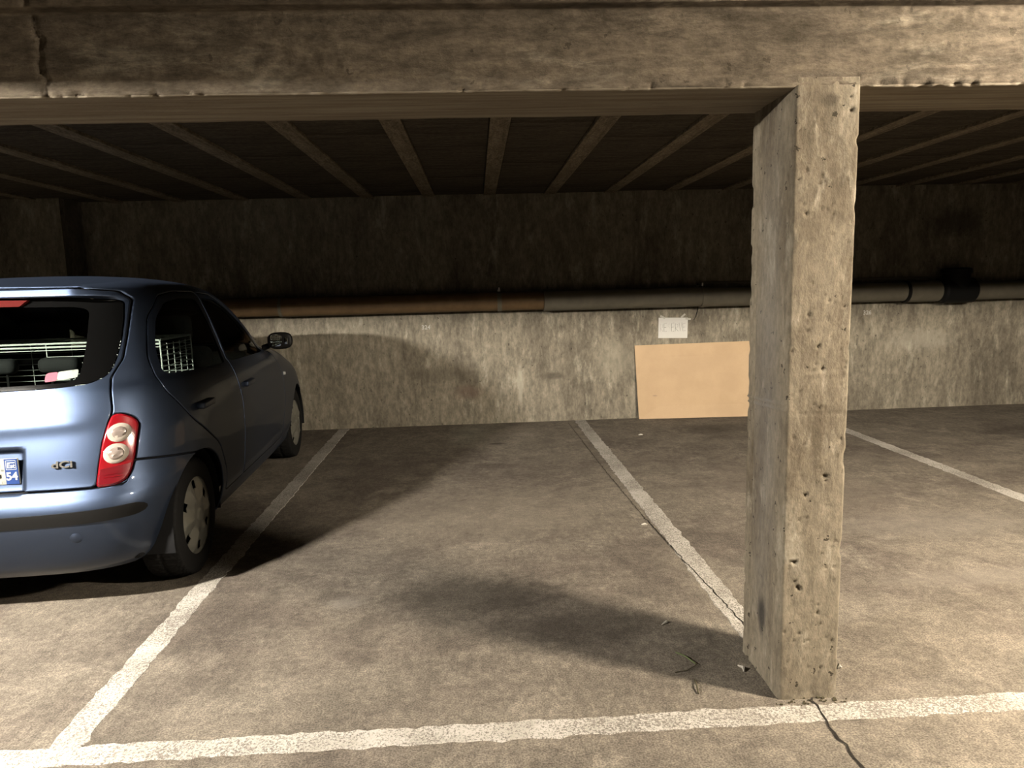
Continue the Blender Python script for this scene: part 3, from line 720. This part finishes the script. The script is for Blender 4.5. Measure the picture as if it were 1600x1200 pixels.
def sdpoly(Q, poly):
    """signed distance (negative inside) to a closed 2-D polygon"""
    P2 = np.asarray(poly, float); d = np.full(len(Q), 1e9); s = np.ones(len(Q))
    for i in range(len(P2)):
        a = P2[i]; b = P2[i - 1]; e = b - a; w = Q - a
        t = np.clip((w @ e) / (e @ e), 0, 1); q = w - t[:, None] * e; d = np.minimum(d, (q * q).sum(1))
        c1 = Q[:, 1] >= a[1]; c2 = Q[:, 1] < b[1]; c3 = e[0] * w[:, 1] > e[1] * w[:, 0]
        s = np.where((c1 & c2 & c3) | (~c1 & ~c2 & ~c3), -s, s)
    return s * np.sqrt(d)
def rounded(poly, r=.02, n=5):
    """polygon with its corners rounded off"""
    out = []; P2 = [np.array(q, float) for q in poly]; m = len(P2)
    for i in range(m):
        p, a, b = P2[i], P2[i - 1], P2[(i + 1) % m]
        da, db = np.linalg.norm(a - p), np.linalg.norm(b - p); k = min(r, da * .45, db * .45)
        A = p + (a - p) / da * k; B = p + (b - p) / db * k
        for t in np.linspace(0, 1, n): out.append((1 - t) ** 2 * A + 2 * t * (1 - t) * p + t * t * B)
    return out
def mirror_poly(half): return list(half) + [(-x, z) for x, z in half[::-1] if x > 1e-6]
XZ = lambda V: V[:, [0, 2]]
AXZ = lambda V: np.stack([np.abs(V[:, 0]), V[:, 2]], 1)
YZ = lambda V: V[:, [1, 2]]

def make_car():
    root = empty('hatchback_car', (-2.20, 3.36, 0.0), math.radians(3.2))
    tag(root, 'small light blue hatchback parked nose to the wall, seen from behind', 'car')
    Pg = car_grid(); nz, na = Pg.shape[:2]; idx = np.arange(nz * na).reshape(nz, na)
    a = idx[:-1]; b = np.roll(idx, -1, 1)[:-1]; c = np.roll(idx, -1, 1)[1:]; d = idx[1:]
    T = np.concatenate([np.stack([a, b, c], -1).reshape(-1, 3), np.stack([a, c, d], -1).reshape(-1, 3)]); V = Pg.reshape(-1, 3)
    fn = np.cross(V[T[:, 1]] - V[T[:, 0]], V[T[:, 2]] - V[T[:, 0]]); Nn = np.zeros_like(V)
    for k in range(3): np.add.at(Nn, T[:, k], fn)
    Nn /= np.maximum(np.linalg.norm(Nn, axis=1, keepdims=True), 1e-12)
    cen = np.array([0, 1.2, .75])
    if ((Nn * (V - cen)).sum(1) < 0).mean() > .5: Nn = -Nn; T = T[:, ::-1]
    S = Surf(V, Nn, T).clean()
    # outlines, taken in the rear (x,z), side (y,z) or front (x,z) view
    glass_p = rounded(mirror_poly([(0, 1.384), (.365, 1.381), (.545, 1.366), (.566, 1.352), (.581, 1.272), (.590, 1.174), (.590, 1.094), (.576, 1.038), (.519, 1.011), (.430, 1.003), (.311, .998), (0, .994)]), .03)
    f_glass = lambda V: np.maximum(sdpoly(XZ(V), glass_p), V[:, 1] - .35)
    lamp_p = rounded([(.608, .880), (.640, .877), (.672, .858), (.690, .832), (.690, .800), (.683, .698), (.671, .634), (.655, .602), (.620, .588), (.555, .587), (.563, .656), (.578, .772), (.594, .842)], .018)
    f_lamp = lambda V: np.maximum(sdpoly(AXZ(V), lamp_p), V[:, 1] - .2)
    gate_p = rounded(mirror_poly([(0, 1.432), (.40, 1.427), (.54, 1.405), (.582, 1.365), (.597, 1.24), (.608, 1.105), (.586, 1.03), (.597, .966), (.606, .907), (.606, .884), (.594, .842), (.578, .772), (.563, .656), (.555, .588), (0, .588)]), .012)
    f_gate = lambda V: np.maximum(sdpoly(XZ(V), gate_p), V[:, 1] - .2)
    def f_bump(V):
        x, y, z = np.abs(V[:, 0]), V[:, 1], V[:, 2]
        zs = .588 + (.678 - .588) * sstep(.654, .684, x) - np.maximum(0, y + .40) * .16
        return np.maximum(z - zs, y + .02)
    def f_arch(V):
        q = np.minimum(np.hypot(V[:, 1], V[:, 2] - .29), np.hypot(V[:, 1] - 2.43, V[:, 2] - .29)) - .330
        return np.maximum(q, .42 - np.abs(V[:, 0]))
    win_r = rounded([(-.10, 1.012), (.30, .995), (.70, .985), (.69, 1.18), (.66, 1.355), (.40, 1.362), (.20, 1.345), (.05, 1.27), (-.06, 1.13)], .05)
    win_f = rounded([(.78, .984), (1.62, .970), (1.56, 1.03), (1.38, 1.16), (1.15, 1.285), (.98, 1.345), (.745, 1.358), (.765, 1.18)], .03)
    side = lambda V: .30 - np.abs(V[:, 0])
    f_wr = lambda V: np.maximum(sdpoly(YZ(V), win_r), side(V)); f_wf = lambda V: np.maximum(sdpoly(YZ(V), win_f), side(V))
    ws_p = rounded(mirror_poly([(0, 1.395), (.40, 1.385), (.50, 1.36), (.56, 1.22), (.62, 1.08), (.645, 1.02), (.40, 1.005), (0, 1.0)]), .04)
    f_ws = lambda V: np.maximum(sdpoly(XZ(V), ws_p), 1.0 - V[:, 1])
    door_f = rounded([(.74, .30), (1.78, .30), (1.86, .55), (1.86, .80), (1.80, .94), (1.60, 1.03), (1.38, 1.19), (1.15, 1.315), (.98, 1.378), (.735, 1.392), (.755, 1.1)], .03)
    door_r = rounded([(.73, .30), (.746, 1.0), (.728, 1.394), (.40, 1.40), (.18, 1.38), (.0, 1.28), (-.14, 1.09), (-.16, .95), (-.02, .78), (.26, .60), (.38, .42), (.38, .30)], .04)
    f_df = lambda V: np.maximum(sdpoly(YZ(V), door_f), side(V)); f_dr = lambda V: np.maximum(sdpoly(YZ(V), door_r), side(V))
    hood_p = rounded(mirror_poly([(0, 2.10), (.55, 2.03), (.66, 2.25), (.60, 2.62), (.45, 2.90), (0, 3.02)]), .05)
    f_hood = lambda V: np.maximum(sdpoly(V[:, [0, 1]], hood_p), .74 - V[:, 2])
    f_fb = lambda V: np.maximum(V[:, 2] - .58, 2.50 - V[:, 1])
    def f_hl(V): return np.maximum(np.hypot((np.abs(V[:, 0]) - .56) / .16, (V[:, 2] - .79) / .12) * .12 - .12, 2.0 - V[:, 1])
    neg = lambda f: (lambda V: -f(V))
    # inner black shell seen in the gaps
    L = S
    for f in (f_glass, f_lamp, f_arch, f_wr, f_wf, f_ws): L = L.cut(f)[1]
    L.off(-.014).build('inner_shell', M['liner'], root)
    # rear glass: black border and clear pane
    gi, S = S.cut(f_glass)
    g2 = gi.cut(lambda V: f_glass(V) + .004)[0].off(-.002)
    pane, frit = g2.cut(lambda V: np.maximum(sdpoly(XZ(V), rounded(mirror_poly([(0, 1.345), (.40, 1.338), (.460, 1.325), (.478, 1.18), (.480, 1.09), (.478, 1.040), (.44, 1.022), (0, 1.012)]), .035)), V[:, 1] - .35))
    gate = None
    lamps, S = S.cut(f_lamp); arch, S = S.cut(f_arch)
    bump = S.panel(f_bump); S = S.cut(f_bump)[1]
    gatep = S.panel(f_gate); S = S.cut(f_gate)[1]
    gate = gatep.build('tailgate', M['car'], root)
    rw = frit.build('rear_window_border', M['frit'], root); pane.build('glass', M['glass'], rw)
    bump = bump.panel(f_arch if False else (lambda V: f_lamp(V) * -1), .003, .005)
    bo = bump.build('rear_bumper', M['car'], root)
    # bumper rubbing strip: raised charcoal band with rounded ends
    st_p = lambda V: np.maximum(np.maximum(np.abs(V[:, 2] - (.4665 + .012 * np.minimum(np.abs(V[:, 0]) / .7, 1.0))) - .0265 * np.sqrt(np.clip(1 - ((np.maximum(np.abs(V[:, 0]), .67) - .67) / .048) ** 2, 0, 1)) , np.abs(V[:, 0]) - .7165), V[:, 1] + .05)
    bump.cut(st_p)[0].off(.007).thick('rubbing_strip', M['trim'], bo, .010)
    for sx in (1,):
        q = bump.cut(lambda V: np.maximum(np.hypot(V[:, 0] - .472, V[:, 2] - .385) - .023, V[:, 1] + .1))[0]
        rr = np.hypot(q.V[:, 0] - .472, q.V[:, 2] - .385); q = Surf(q.V + q.N * (.004 * (1 - sstep(.017, .023, rr)) + .0005)[:, None], q.N, q.T)
        q.thick('tow_eye_cap', M['car'], bo, .002)
    # tail lamps
    for sx in (1, -1):
        hs = lamps.cut(lambda V: -sx * V[:, 0] + .05)[0]
        lo, hi = hs.cut(lambda V: V[:, 2] - (.664 + (np.abs(V[:, 0]) - .62) * .1))
        f2 = lambda V: f_lamp(V)
        hp = hs.panel(f2, .002, .006).off(.003).build('tail_lamp', M['lamp_red'], root)
        hp['label'] = 'red tail lamp with two round cream lenses'
        lo.panel(f2, .006, .003).off(.0045).build('ribbed_reflector', M['lamp_red2'], hp)
        for k in range(6):
            zz = .606 + k * .0085
            G_ = lo.cut(lambda V: np.maximum(np.abs(V[:, 2] - zz) - .0016, f_lamp(V) + .012))[0]
            if len(G_.T): G_.off(.0065).thick('rib', M['lamp_red'], hp, .003)
        for (lx, lz, rr) in ((.630, .801, .0385), (.6215, .7165, .0415)):
            f = lambda V: np.hypot(np.abs(V[:, 0]) - lx, V[:, 2] - lz) - rr
            ring = hs.cut(f)[0]; dist = np.hypot(np.abs(ring.V[:, 0]) - lx, ring.V[:, 2] - lz) / rr
            q = Surf(ring.V + ring.N * (.004 + .009 * np.sqrt(np.clip(1 - dist ** 2, 0, 1)))[:, None], ring.N + .0, ring.T)
            ln_ = q.thick('lens', M['lens'], hp, .003)
            inn = hs.cut(lambda V: f(V) + rr * .38)[0]; dist = np.hypot(np.abs(inn.V[:, 0]) - lx, inn.V[:, 2] - lz) / rr
            Surf(inn.V + inn.N * (.0075 + .009 * np.sqrt(np.clip(1 - dist ** 2, 0, 1)) - .004 * np.cos(dist * 30))[:, None], inn.N, inn.T).thick('inner_lens', M['lens_in'], hp, .003)
        # lamp cavity behind the lens
        hs.off(-.02).build('lamp_back', M['liner'], root)
    # side glass, windscreen, doors, bonnet, front bumper, head lamps
    wr, S = S.cut(f_wr); wf, S = S.cut(f_wf); ws, S = S.cut(f_ws)
    ws.off(-.003).build('windscreen', M['glass'], root)
    hlp, S = S.cut(f_hl); fb = S.panel(f_fb); S = S.cut(f_fb)[1]; hood = S.panel(f_hood); S = S.cut(f_hood)[1]
    df = S.panel(f_df); S = S.cut(f_df)[1]; dr = S.panel(f_dr); S = S.cut(f_dr)[1]
    for f in (f_gate, f_bump, f_df, f_dr, f_hood, f_fb): S = S.panel(neg(f), .0025, .005)
    S = S.panel(neg(f_lamp), .003, .005); S = S.panel(neg(f_arch), .0, .006)
    S.build('body_shell', M['car'], root)
    fb.build('front_bumper', M['car'], root); hood.build('bonnet', M['car'], root)
    for sx in (1, -1):
        h = lambda V: .0 - sx * V[:, 0]
        hlp.cut(h)[0].off(-.002).build('head_lamp', M['clear'], root)
        dfo = df.cut(h)[0].build('front_door', M['car'], root); dro = dr.cut(h)[0].build('rear_door', M['car'], root)
        wf.cut(h)[0].off(-.004).build('window_glass', M['glass'], dfo); wr.cut(h)[0].off(-.004).build('window_glass', M['glass'], dro)
        for (par, yy) in ((dfo, .93), (dro, .13)):
            g = G(); g.box(sx * .812 - .012, sx * .812 + .022 * sx + .012 * sx, yy - .085, yy + .085, .815, .850, .010); g.build('door_handle', M['car'], par, True)
        # window seals
        for (par, poly) in ((dfo, win_f), (dro, win_r)):
            band = Surf(V, Nn, T).clean() if False else None
        # mirror
        g = G(); nu, nv = 20, 14; Vv = []; Ff = []
        for i in range(nv + 1):
            ph = -math.pi / 2 + math.pi * i / nv
            for k in range(nu):
                th = 2 * math.pi * k / nu; se = lambda t, e: math.copysign(abs(t) ** e, t)
                Vv.append((sx * .872 + .088 * se(math.cos(th), .7) * se(math.cos(ph), .7), 1.655 + .055 * se(math.sin(ph), .8) if math.sin(ph) > 0 else 1.655 + .025 * se(math.sin(ph), .5), 1.036 + .062 * se(math.sin(th), .75) * se(math.cos(ph), .7)))
        for i in range(nv):
            for k in range(nu): Ff.append([i * nu + k, i * nu + (k + 1) % nu, (i + 1) * nu + (k + 1) % nu, (i + 1) * nu + k])
        g.add(Vv, Ff); mo = g.build('wing_mirror', M['trim'], dfo, True)
        g = G(); g.tube([(sx * .74, 1.70, .985), (sx * .80, 1.68, 1.005), (sx * .83, 1.665, 1.02)], [.022, .018, .016], 8); g.build('mirror_arm', M['trim'], dfo, True)
        q = []
        for (u, w_) in rounded([(-.062, -.040), (.010, -.040), (.020, .030), (-.005, .046), (-.060, .046)], .015): q.append((sx * .872 + u * sx, 1.6285, 1.038 + w_))
        for (u, w_) in rounded([(-.062, -.040), (.010, -.040), (.020, .030), (-.005, .046), (-.060, .046)], .015): q.append((sx * .872 + u * sx, 1.6315, 1.038 + w_))
        m_ = len(q) // 2; g = G(); g.add(q, [list(range(m_)), list(range(m_, 2 * m_))[::-1]] + [[i, (i + 1) % m_, m_ + (i + 1) % m_, m_ + i] for i in range(m_)]); g.build('mirror_glass', M['mirror'], dfo)
        g = G(); g.box(sx * .919 - .010, sx * .919 + .010, 1.626, 1.632, 1.012, 1.060, .002); g.build('mirror_outer_glass', M['mirror'], dfo)
        # side repeater
        g = G(); g.lathe([(0, 0), (.006, .012), (.0, .016), (-.012, .016)] if sx > 0 else [(0, 0), (-.006, .012), (.0, .016), (.012, .016)], 'x', (sx * .834, 1.90, .772), 14); g.build('side_repeater', M['clear'], root, True)
        # wheel wells
        for yy in (0, 2.43):
            Vw = []; Fw = []; nw = 30
            for k in range(nw + 1):
                a_ = math.radians(-12) + math.radians(204) * k / nw
                for (t_, r_) in ((0, .337), (-.38, .337), (-.38, .05)): Vw.append((sx * (.785 + t_), yy + r_ * math.cos(a_), .29 + r_ * math.sin(a_)))
            for k in range(nw):
                for q_ in (0, 1): Fw.append([k * 3 + q_, k * 3 + q_ + 1, k * 3 + q_ + 4, k * 3 + q_ + 3])
            g = G(); g.add(Vw, Fw); g.build('wheel_well', M['liner'], root, True)
    # black sills/underbody
    G().box(-.62, .62, -.30, 2.85, .215, .25, .01).build('underbody', M['liner'], root)
    # spoiler washer nozzle, third brake lamp
    g = G(); g.lathe([(0, 0), (-.010, .008), (-.004, .013), (.006, .014)], 'y', (.139, -.20, 1.410), 12); g.build('washer_nozzle', M['trim'], gate, True)
    g = G(); q = [(0, 1.376), (.219, 1.372), (.192, 1.346), (0, 1.346)]; q = q + [(-x_, z_) for x_, z_ in q[::-1] if x_ > 0]
    Vb = [(x_, -.205 + (1.376 - z_) * -.6, z_) for x_, z_ in q] + [(x_, -.18 + (1.376 - z_) * -.6, z_) for x_, z_ in q]; m_ = len(q)
    g.add(Vb, [list(range(m_)), list(range(m_, 2 * m_))[::-1]] + [[i, (i + 1) % m_, m_ + (i + 1) % m_, m_ + i] for i in range(m_)]); bl = g.build('brake_light', M['brake'], gate)
    bl['label'] = 'red high brake light at the top of the rear window'
    # number plate in its recess
    pl = empty('plate_mount', (0, 0, 0), 0, None); bpy.data.objects.remove(pl)
    PYL = -.489
    def plate_box(name, x0, x1, z0, z1, y, mat, parent, th=.003): return G().box(x0, x1, y, y + th, z0, z1, .0008).build(name, mat, parent)
    plate = G().box(-.26, .26, PYL, PYL + .008, .618, .728, .003).build('number_plate', M['plate_w'], root)
    plate['label'] = 'cream number plate with a blue end strip'
    plate_box('blue_strip', .2065, .2575, .6195, .7265, PYL - .0016, M['plate_b'], plate)
    for (x0, x1, z0, z1) in ((.212, .2525, .7185, .7205), (.212, .2525, .681, .683), (.212, .214, .681, .7205), (.2505, .2525, .681, .7205)): plate_box('badge_frame', x0, x1, z0, z1, PYL - .0026, M['white'], plate, .0012)
    def letters(txt, size, x, z, y, mat, parent, bold=0.0, name='lettering', ext=.0006):
        o = link(name, text_mesh(txt, size, ext, bold), mat, parent); o.location = (x, y, z); o.rotation_euler = (math.pi / 2, 0, 0); return o
    letters('Est', .026, .2325, .6965, PYL - .0028, M['white'], plate, .0007)
    plate_box('badge_bar', .217, .248, .7085, .7125, PYL - .0026, M['white'], plate, .0012)
    letters('54', .046, .232, .6525, PYL - .0028, M['white'], plate, .0012)
    letters('C', .098, .158, .674, PYL - .001, M['plate_k'], plate, .002)
    plate_box('small_print', .192, .202, .676, .6835, PYL - .0012, M['grey_print'], plate, .001); plate_box('small_print', .190, .203, .6335, .635, PYL - .0012, M['grey_print'], plate, .001); plate_box('small_print', .189, .1905, .6235, .631, PYL - .0012, M['grey_print'], plate, .001); plate_box('small_print', .193, .203, .6255, .628, PYL - .0012, M['grey_print'], plate, .001)
    # engine badge
    em = text_mesh('dCi', .046, .004, .0012); bd = link('badge', em, M['chrome'], gate); bd.scale = (1.25, .85, 1); bd.location = (.437, -.501, .693); bd.rotation_euler = (math.pi / 2 - .17, 0, math.radians(5)); bd['label'] = 'chrome dCi lettering'
    # windscreen label inside the rear window
    for (x0, x1, m_, c_) in ((.353, .398, 'pink', 0), (.398, .471, 'label', .012)):
        zb = lambda x_: 1.028 + (x_ - .353) * .085
        q = rounded([(x0, zb(x0)), (x1, zb(x1) + c_ * .3), (x1, zb(x1) + .036), (x0, zb(x0) + .036)], .003)
        lb = pane.cut(lambda V: np.maximum(sdpoly(XZ(V), q), V[:, 1] + .1))[0].off(.0012).thick('window_label', M[m_], rw, .0006); lb['label'] = {'pink': 'pink half of the window label', 'label': 'pale green printed half of the window label'}[m_]
    for (x0, x1, zz, hh) in ((.440, .466, 1.0665, .0035), (.405, .416, 1.042, .006), (.419, .432, 1.044, .005), (.436, .446, 1.045, .0035), (.450, .460, 1.046, .003)):
        q = [(x0, zz), (x1, zz + .002), (x1, zz + .002 + hh), (x0, zz + hh)]
        lb = pane.cut(lambda V: np.maximum(sdpoly(XZ(V), q), V[:, 1] + .1))[0]
        if len(lb.T): lb.off(.0022).thick('label_print', M['grey_print'], rw, .0006)
    # wheels
    def wheel():
        g = []; n = 220; prof = []
        for t in np.linspace(0, 1, 7): prof.append((-.0875 + .010 * (1 - t), .195 + .075 * t, 0))    # inner wall
        for t in np.linspace(0, 1, 21): prof.append((-.083 + .166 * t, .2925 - .010 * abs(2 * t - 1) ** 4, 1))
        for t in np.linspace(0, 1, 9): prof.append((.0865 + .006 * math.sin(t * 3.14), .273 - .083 * t, 0))
        pr = np.array(prof); m = len(pr); th = np.arange(n) * 2 * np.pi / n
        X = np.repeat(pr[None, :, 0], n, 0); R_ = np.repeat(pr[None, :, 1], n, 0).copy(); TH = np.repeat(th[:, None], m, 1)
        tread = pr[None, :, 2] > 0
        # arrow-shaped tread grooves
        phs = (TH * .29 / .020 + np.abs(X) * 14 * 1.0 + 0.25 * np.sin(np.abs(X) * 90))
        gv = sstep(.52, .70, np.abs((phs % 1.0) - .5) * 2) * (np.abs(X) > .006)
        R_ -= np.where(tread, .008 * gv + .009 * np.exp(-((np.abs(X) - .0) / .005) ** 2), 0)
        Vw = np.stack([X, R_ * np.cos(TH), R_ * np.sin(TH)], -1).reshape(-1, 3)
        ix = np.arange(n * m).reshape(n, m); F = np.stack([ix[:, :-1], ix[:, 1:], np.roll(ix, -1, 0)[:, 1:], np.roll(ix, -1, 0)[:, :-1]], -1).reshape(-1, 4)
        ty = mesh_obj('tyre', Vw, F, M['tyre'], root, False)
        # hubcap: shallow dome, six broad petals and small windows near the rim
        nr, nt_ = 30, 144; rr = np.linspace(.0, .202, nr); tt = np.arange(nt_) * 2 * np.pi / nt_
        RR, TT = np.meshgrid(rr, tt); pet = np.abs(((TT * 6 / (2 * np.pi)) % 1.0) - .5) * 2
        x = .098 - .02 * (RR / .2) ** 2 + .010 * sstep(.06, .1, RR) * (1 - sstep(.16, .195, RR)) * np.where(pet > .5, pet - .5, -.8 * (.5 - pet)) * 2.2
        x = np.where(RR > .19, x + .006 * (1 - ((RR - .196) / .006) ** 2).clip(0, 1), x); x += .006 * (1 - sstep(.028, .034, RR))
        Vc = np.stack([x, RR * np.cos(TT), RR * np.sin(TT)], -1).reshape(-1, 3); ix = np.arange(nt_ * nr).reshape(nt_, nr)
        Tq = np.stack([ix[:, :-1], ix[:, 1:], np.roll(ix, -1, 0)[:, 1:], np.roll(ix, -1, 0)[:, :-1]], -1).reshape(-1, 4)
        Tt = np.concatenate([Tq[:, [0, 1, 2]], Tq[:, [0, 2, 3]]])
        sf = Surf(Vc, np.tile(np.array([[1., 0, 0]]), (len(Vc), 1)), Tt).clean()
        def hole(V):
            r_ = np.hypot(V[:, 1], V[:, 2]); t_ = np.arctan2(V[:, 2], V[:, 1]); k = (t_ * 6 / (2 * np.pi)) % 1.0 - .5
            return np.maximum(np.abs(r_ - .155) - .021, np.abs(k) * r_ * 1.047 - .021)
        sf = sf.cut(hole)[1]; cp = sf.thick('hubcap', M['cap'], ty, .003)
        g = G(); g.lathe([(.06, 0), (.06, .196), (.085, .203), (.088, .196)], 'x', (0, 0, 0), 40); rim = g.build('rim', M['black'], ty, True)
        return ty
    w0 = wheel(); kids = list(w0.children)
    for i, (sx, yy) in enumerate(((1, 0), (1, 2.43), (-1, 0), (-1, 2.43))):
        w_ = w0
        if i:
            w_ = w0.copy(); COL.objects.link(w_); w_.parent = root
            for k in kids: kc = k.copy(); COL.objects.link(kc); kc.parent = w_
        w_.location = (sx * .690, yy, .2915); w_.rotation_euler = (.4 * i, 0, 0) if sx > 0 else (.4 * i, 0, math.pi)
    # interior
    def seat(x0, x1, y, name, zt, hr):
        bk = G().box(x0, x1, y - .07, y + .07, .42, zt, .05).build(name, M['fabric'], root, True); bk.rotation_euler = (0, 0, 0)
        G().box(x0, x1, y + .05, y + .50, .34, .50, .05).build(name.replace('back', 'cushion'), M['fabric'], bk, True)
        for (hx0, hx1, z0, z1, yy) in hr:
            G().box(hx0, hx1, yy - .04, yy + .04, z0, z1, .03).build('headrest', M['fabric'], bk, True)
            for xx in (hx0 + .05, hx1 - .05): g = G(); g.tube([(xx, yy, zt - .05), (xx, yy, z0 + .03)], .006, 6); g.build('headrest_post', M['trim'], bk)
    seat(-.60, .60, .12, 'rear_seat_back', .93, ((.045, .235, 1.015, 1.09, .15), (-.235, -.06, 1.015, 1.09, .15), (-.55, -.36, 1.015, 1.09, .15)))
    for s_ in (1, -1): seat(s_ * .36 - .23, s_ * .36 + .23, 1.02, 'front_seat_back', 1.06, ((s_ * .36 - .13, s_ * .36 + .13, 1.10, 1.25, 1.0),))
    G().box(-.66, .66, -.38, 1.9, .22, .33, .02).build('cabin_floor', M['liner'], root)
    G().box(-.64, .64, 1.62, 1.90, .60, .96, .06).build('dashboard', M['fabric'], root, True)
    G().box(-.56, .56, -.36, .02, .86, .875, .004).build('parcel_shelf', M['fabric'], root)
    # wire crate on the back seat (a thing of its own, standing in the car)
    cr = empty('wire_crate', (0, 0, 0)); cr.matrix_world = Matrix.Translation((-2.20, 3.36, 0)) @ Matrix.Rotation(math.radians(3.2), 4, 'Z')
    tag(cr, 'white wire crate standing inside the blue car behind its windows', 'crate')
    x0, x1, y0, y1, z0, z1 = -.52, .575, .27, .72, .52, 1.150
    def wires(name, segs, r):
        g = G()
        for q in segs: g.tube(q, r, 6)
        return g.build(name, M['wire'], cr, True)
    wires('rim', [[(x0, y0, z1), (x1, y0, z1)], [(x0, y1, z1), (x1, y1, z1)], [(x0, y0, z1), (x0, y1, z1)], [(x1, y0, z1), (x1, y1, z1)], [(x0, y0, z1 - .018), (x1, y0, z1 - .018)]], .005)
    for (a_, b_) in ((x0, y0), (x1, y0), (x0, y1), (x1, y1)): wires('corner_post', [[(a_, b_, z0), (a_, b_, z1)]], .004)
    for nm, yy in (('front_panel', y1), ('rear_panel', y0)):
        zs = [z1 - .045 - .032 * k for k in range(17)] if yy == y1 else [z1 - .034 - .034 * k for k in range(3)]
        sg = [[(x0, yy, z), (x1, yy, z)] for z in zs] if yy == y1 else [[(x0 + .1, yy, zs[0]), (x1, yy, zs[0])], [(.02, yy, zs[1]), (.40, yy, zs[1])], [(.06, yy, zs[2]), (.30, yy, zs[2])], [(.06, yy, zs[2] - .03), (.30, yy, zs[2] - .03)]]
        sg += [[(x, yy, z0), (x, yy, z1)] for x in np.linspace(x0, x1, 6)] if yy == y1 else [[(.02, yy, z1), (.02, yy, zs[1])], [(.06, yy, zs[1]), (.06, yy, zs[2] - .05)], [(.30, yy, z1 + .03), (.30, yy, zs[0] - .02)], [(.33, yy, z1), (.33, yy, zs[0] - .02)]]
        wires(nm, sg, .0022)
    for nm, xx in (('side_panel', x1), ('side_panel', x0)):
        sg = [[(xx, y0, z), (xx, y1, z)] for z in [z1 - .028 * k for k in range(1, 21)]] + [[(xx, y, z0), (xx, y, z1 - .02)] for y in np.linspace(y0, y1, 6)[1:-1]]
        wires(nm, sg, .0024)
    wires('top_panel', [[(x, y0, z1), (x, y1, z1)] for x in np.linspace(x0, x1, 24)[1:-1]] + [[(x0, y, z1), (x1, y, z1)] for y in np.linspace(y0, y1, 4)[1:-1]], .0018)
    return root
make_car()
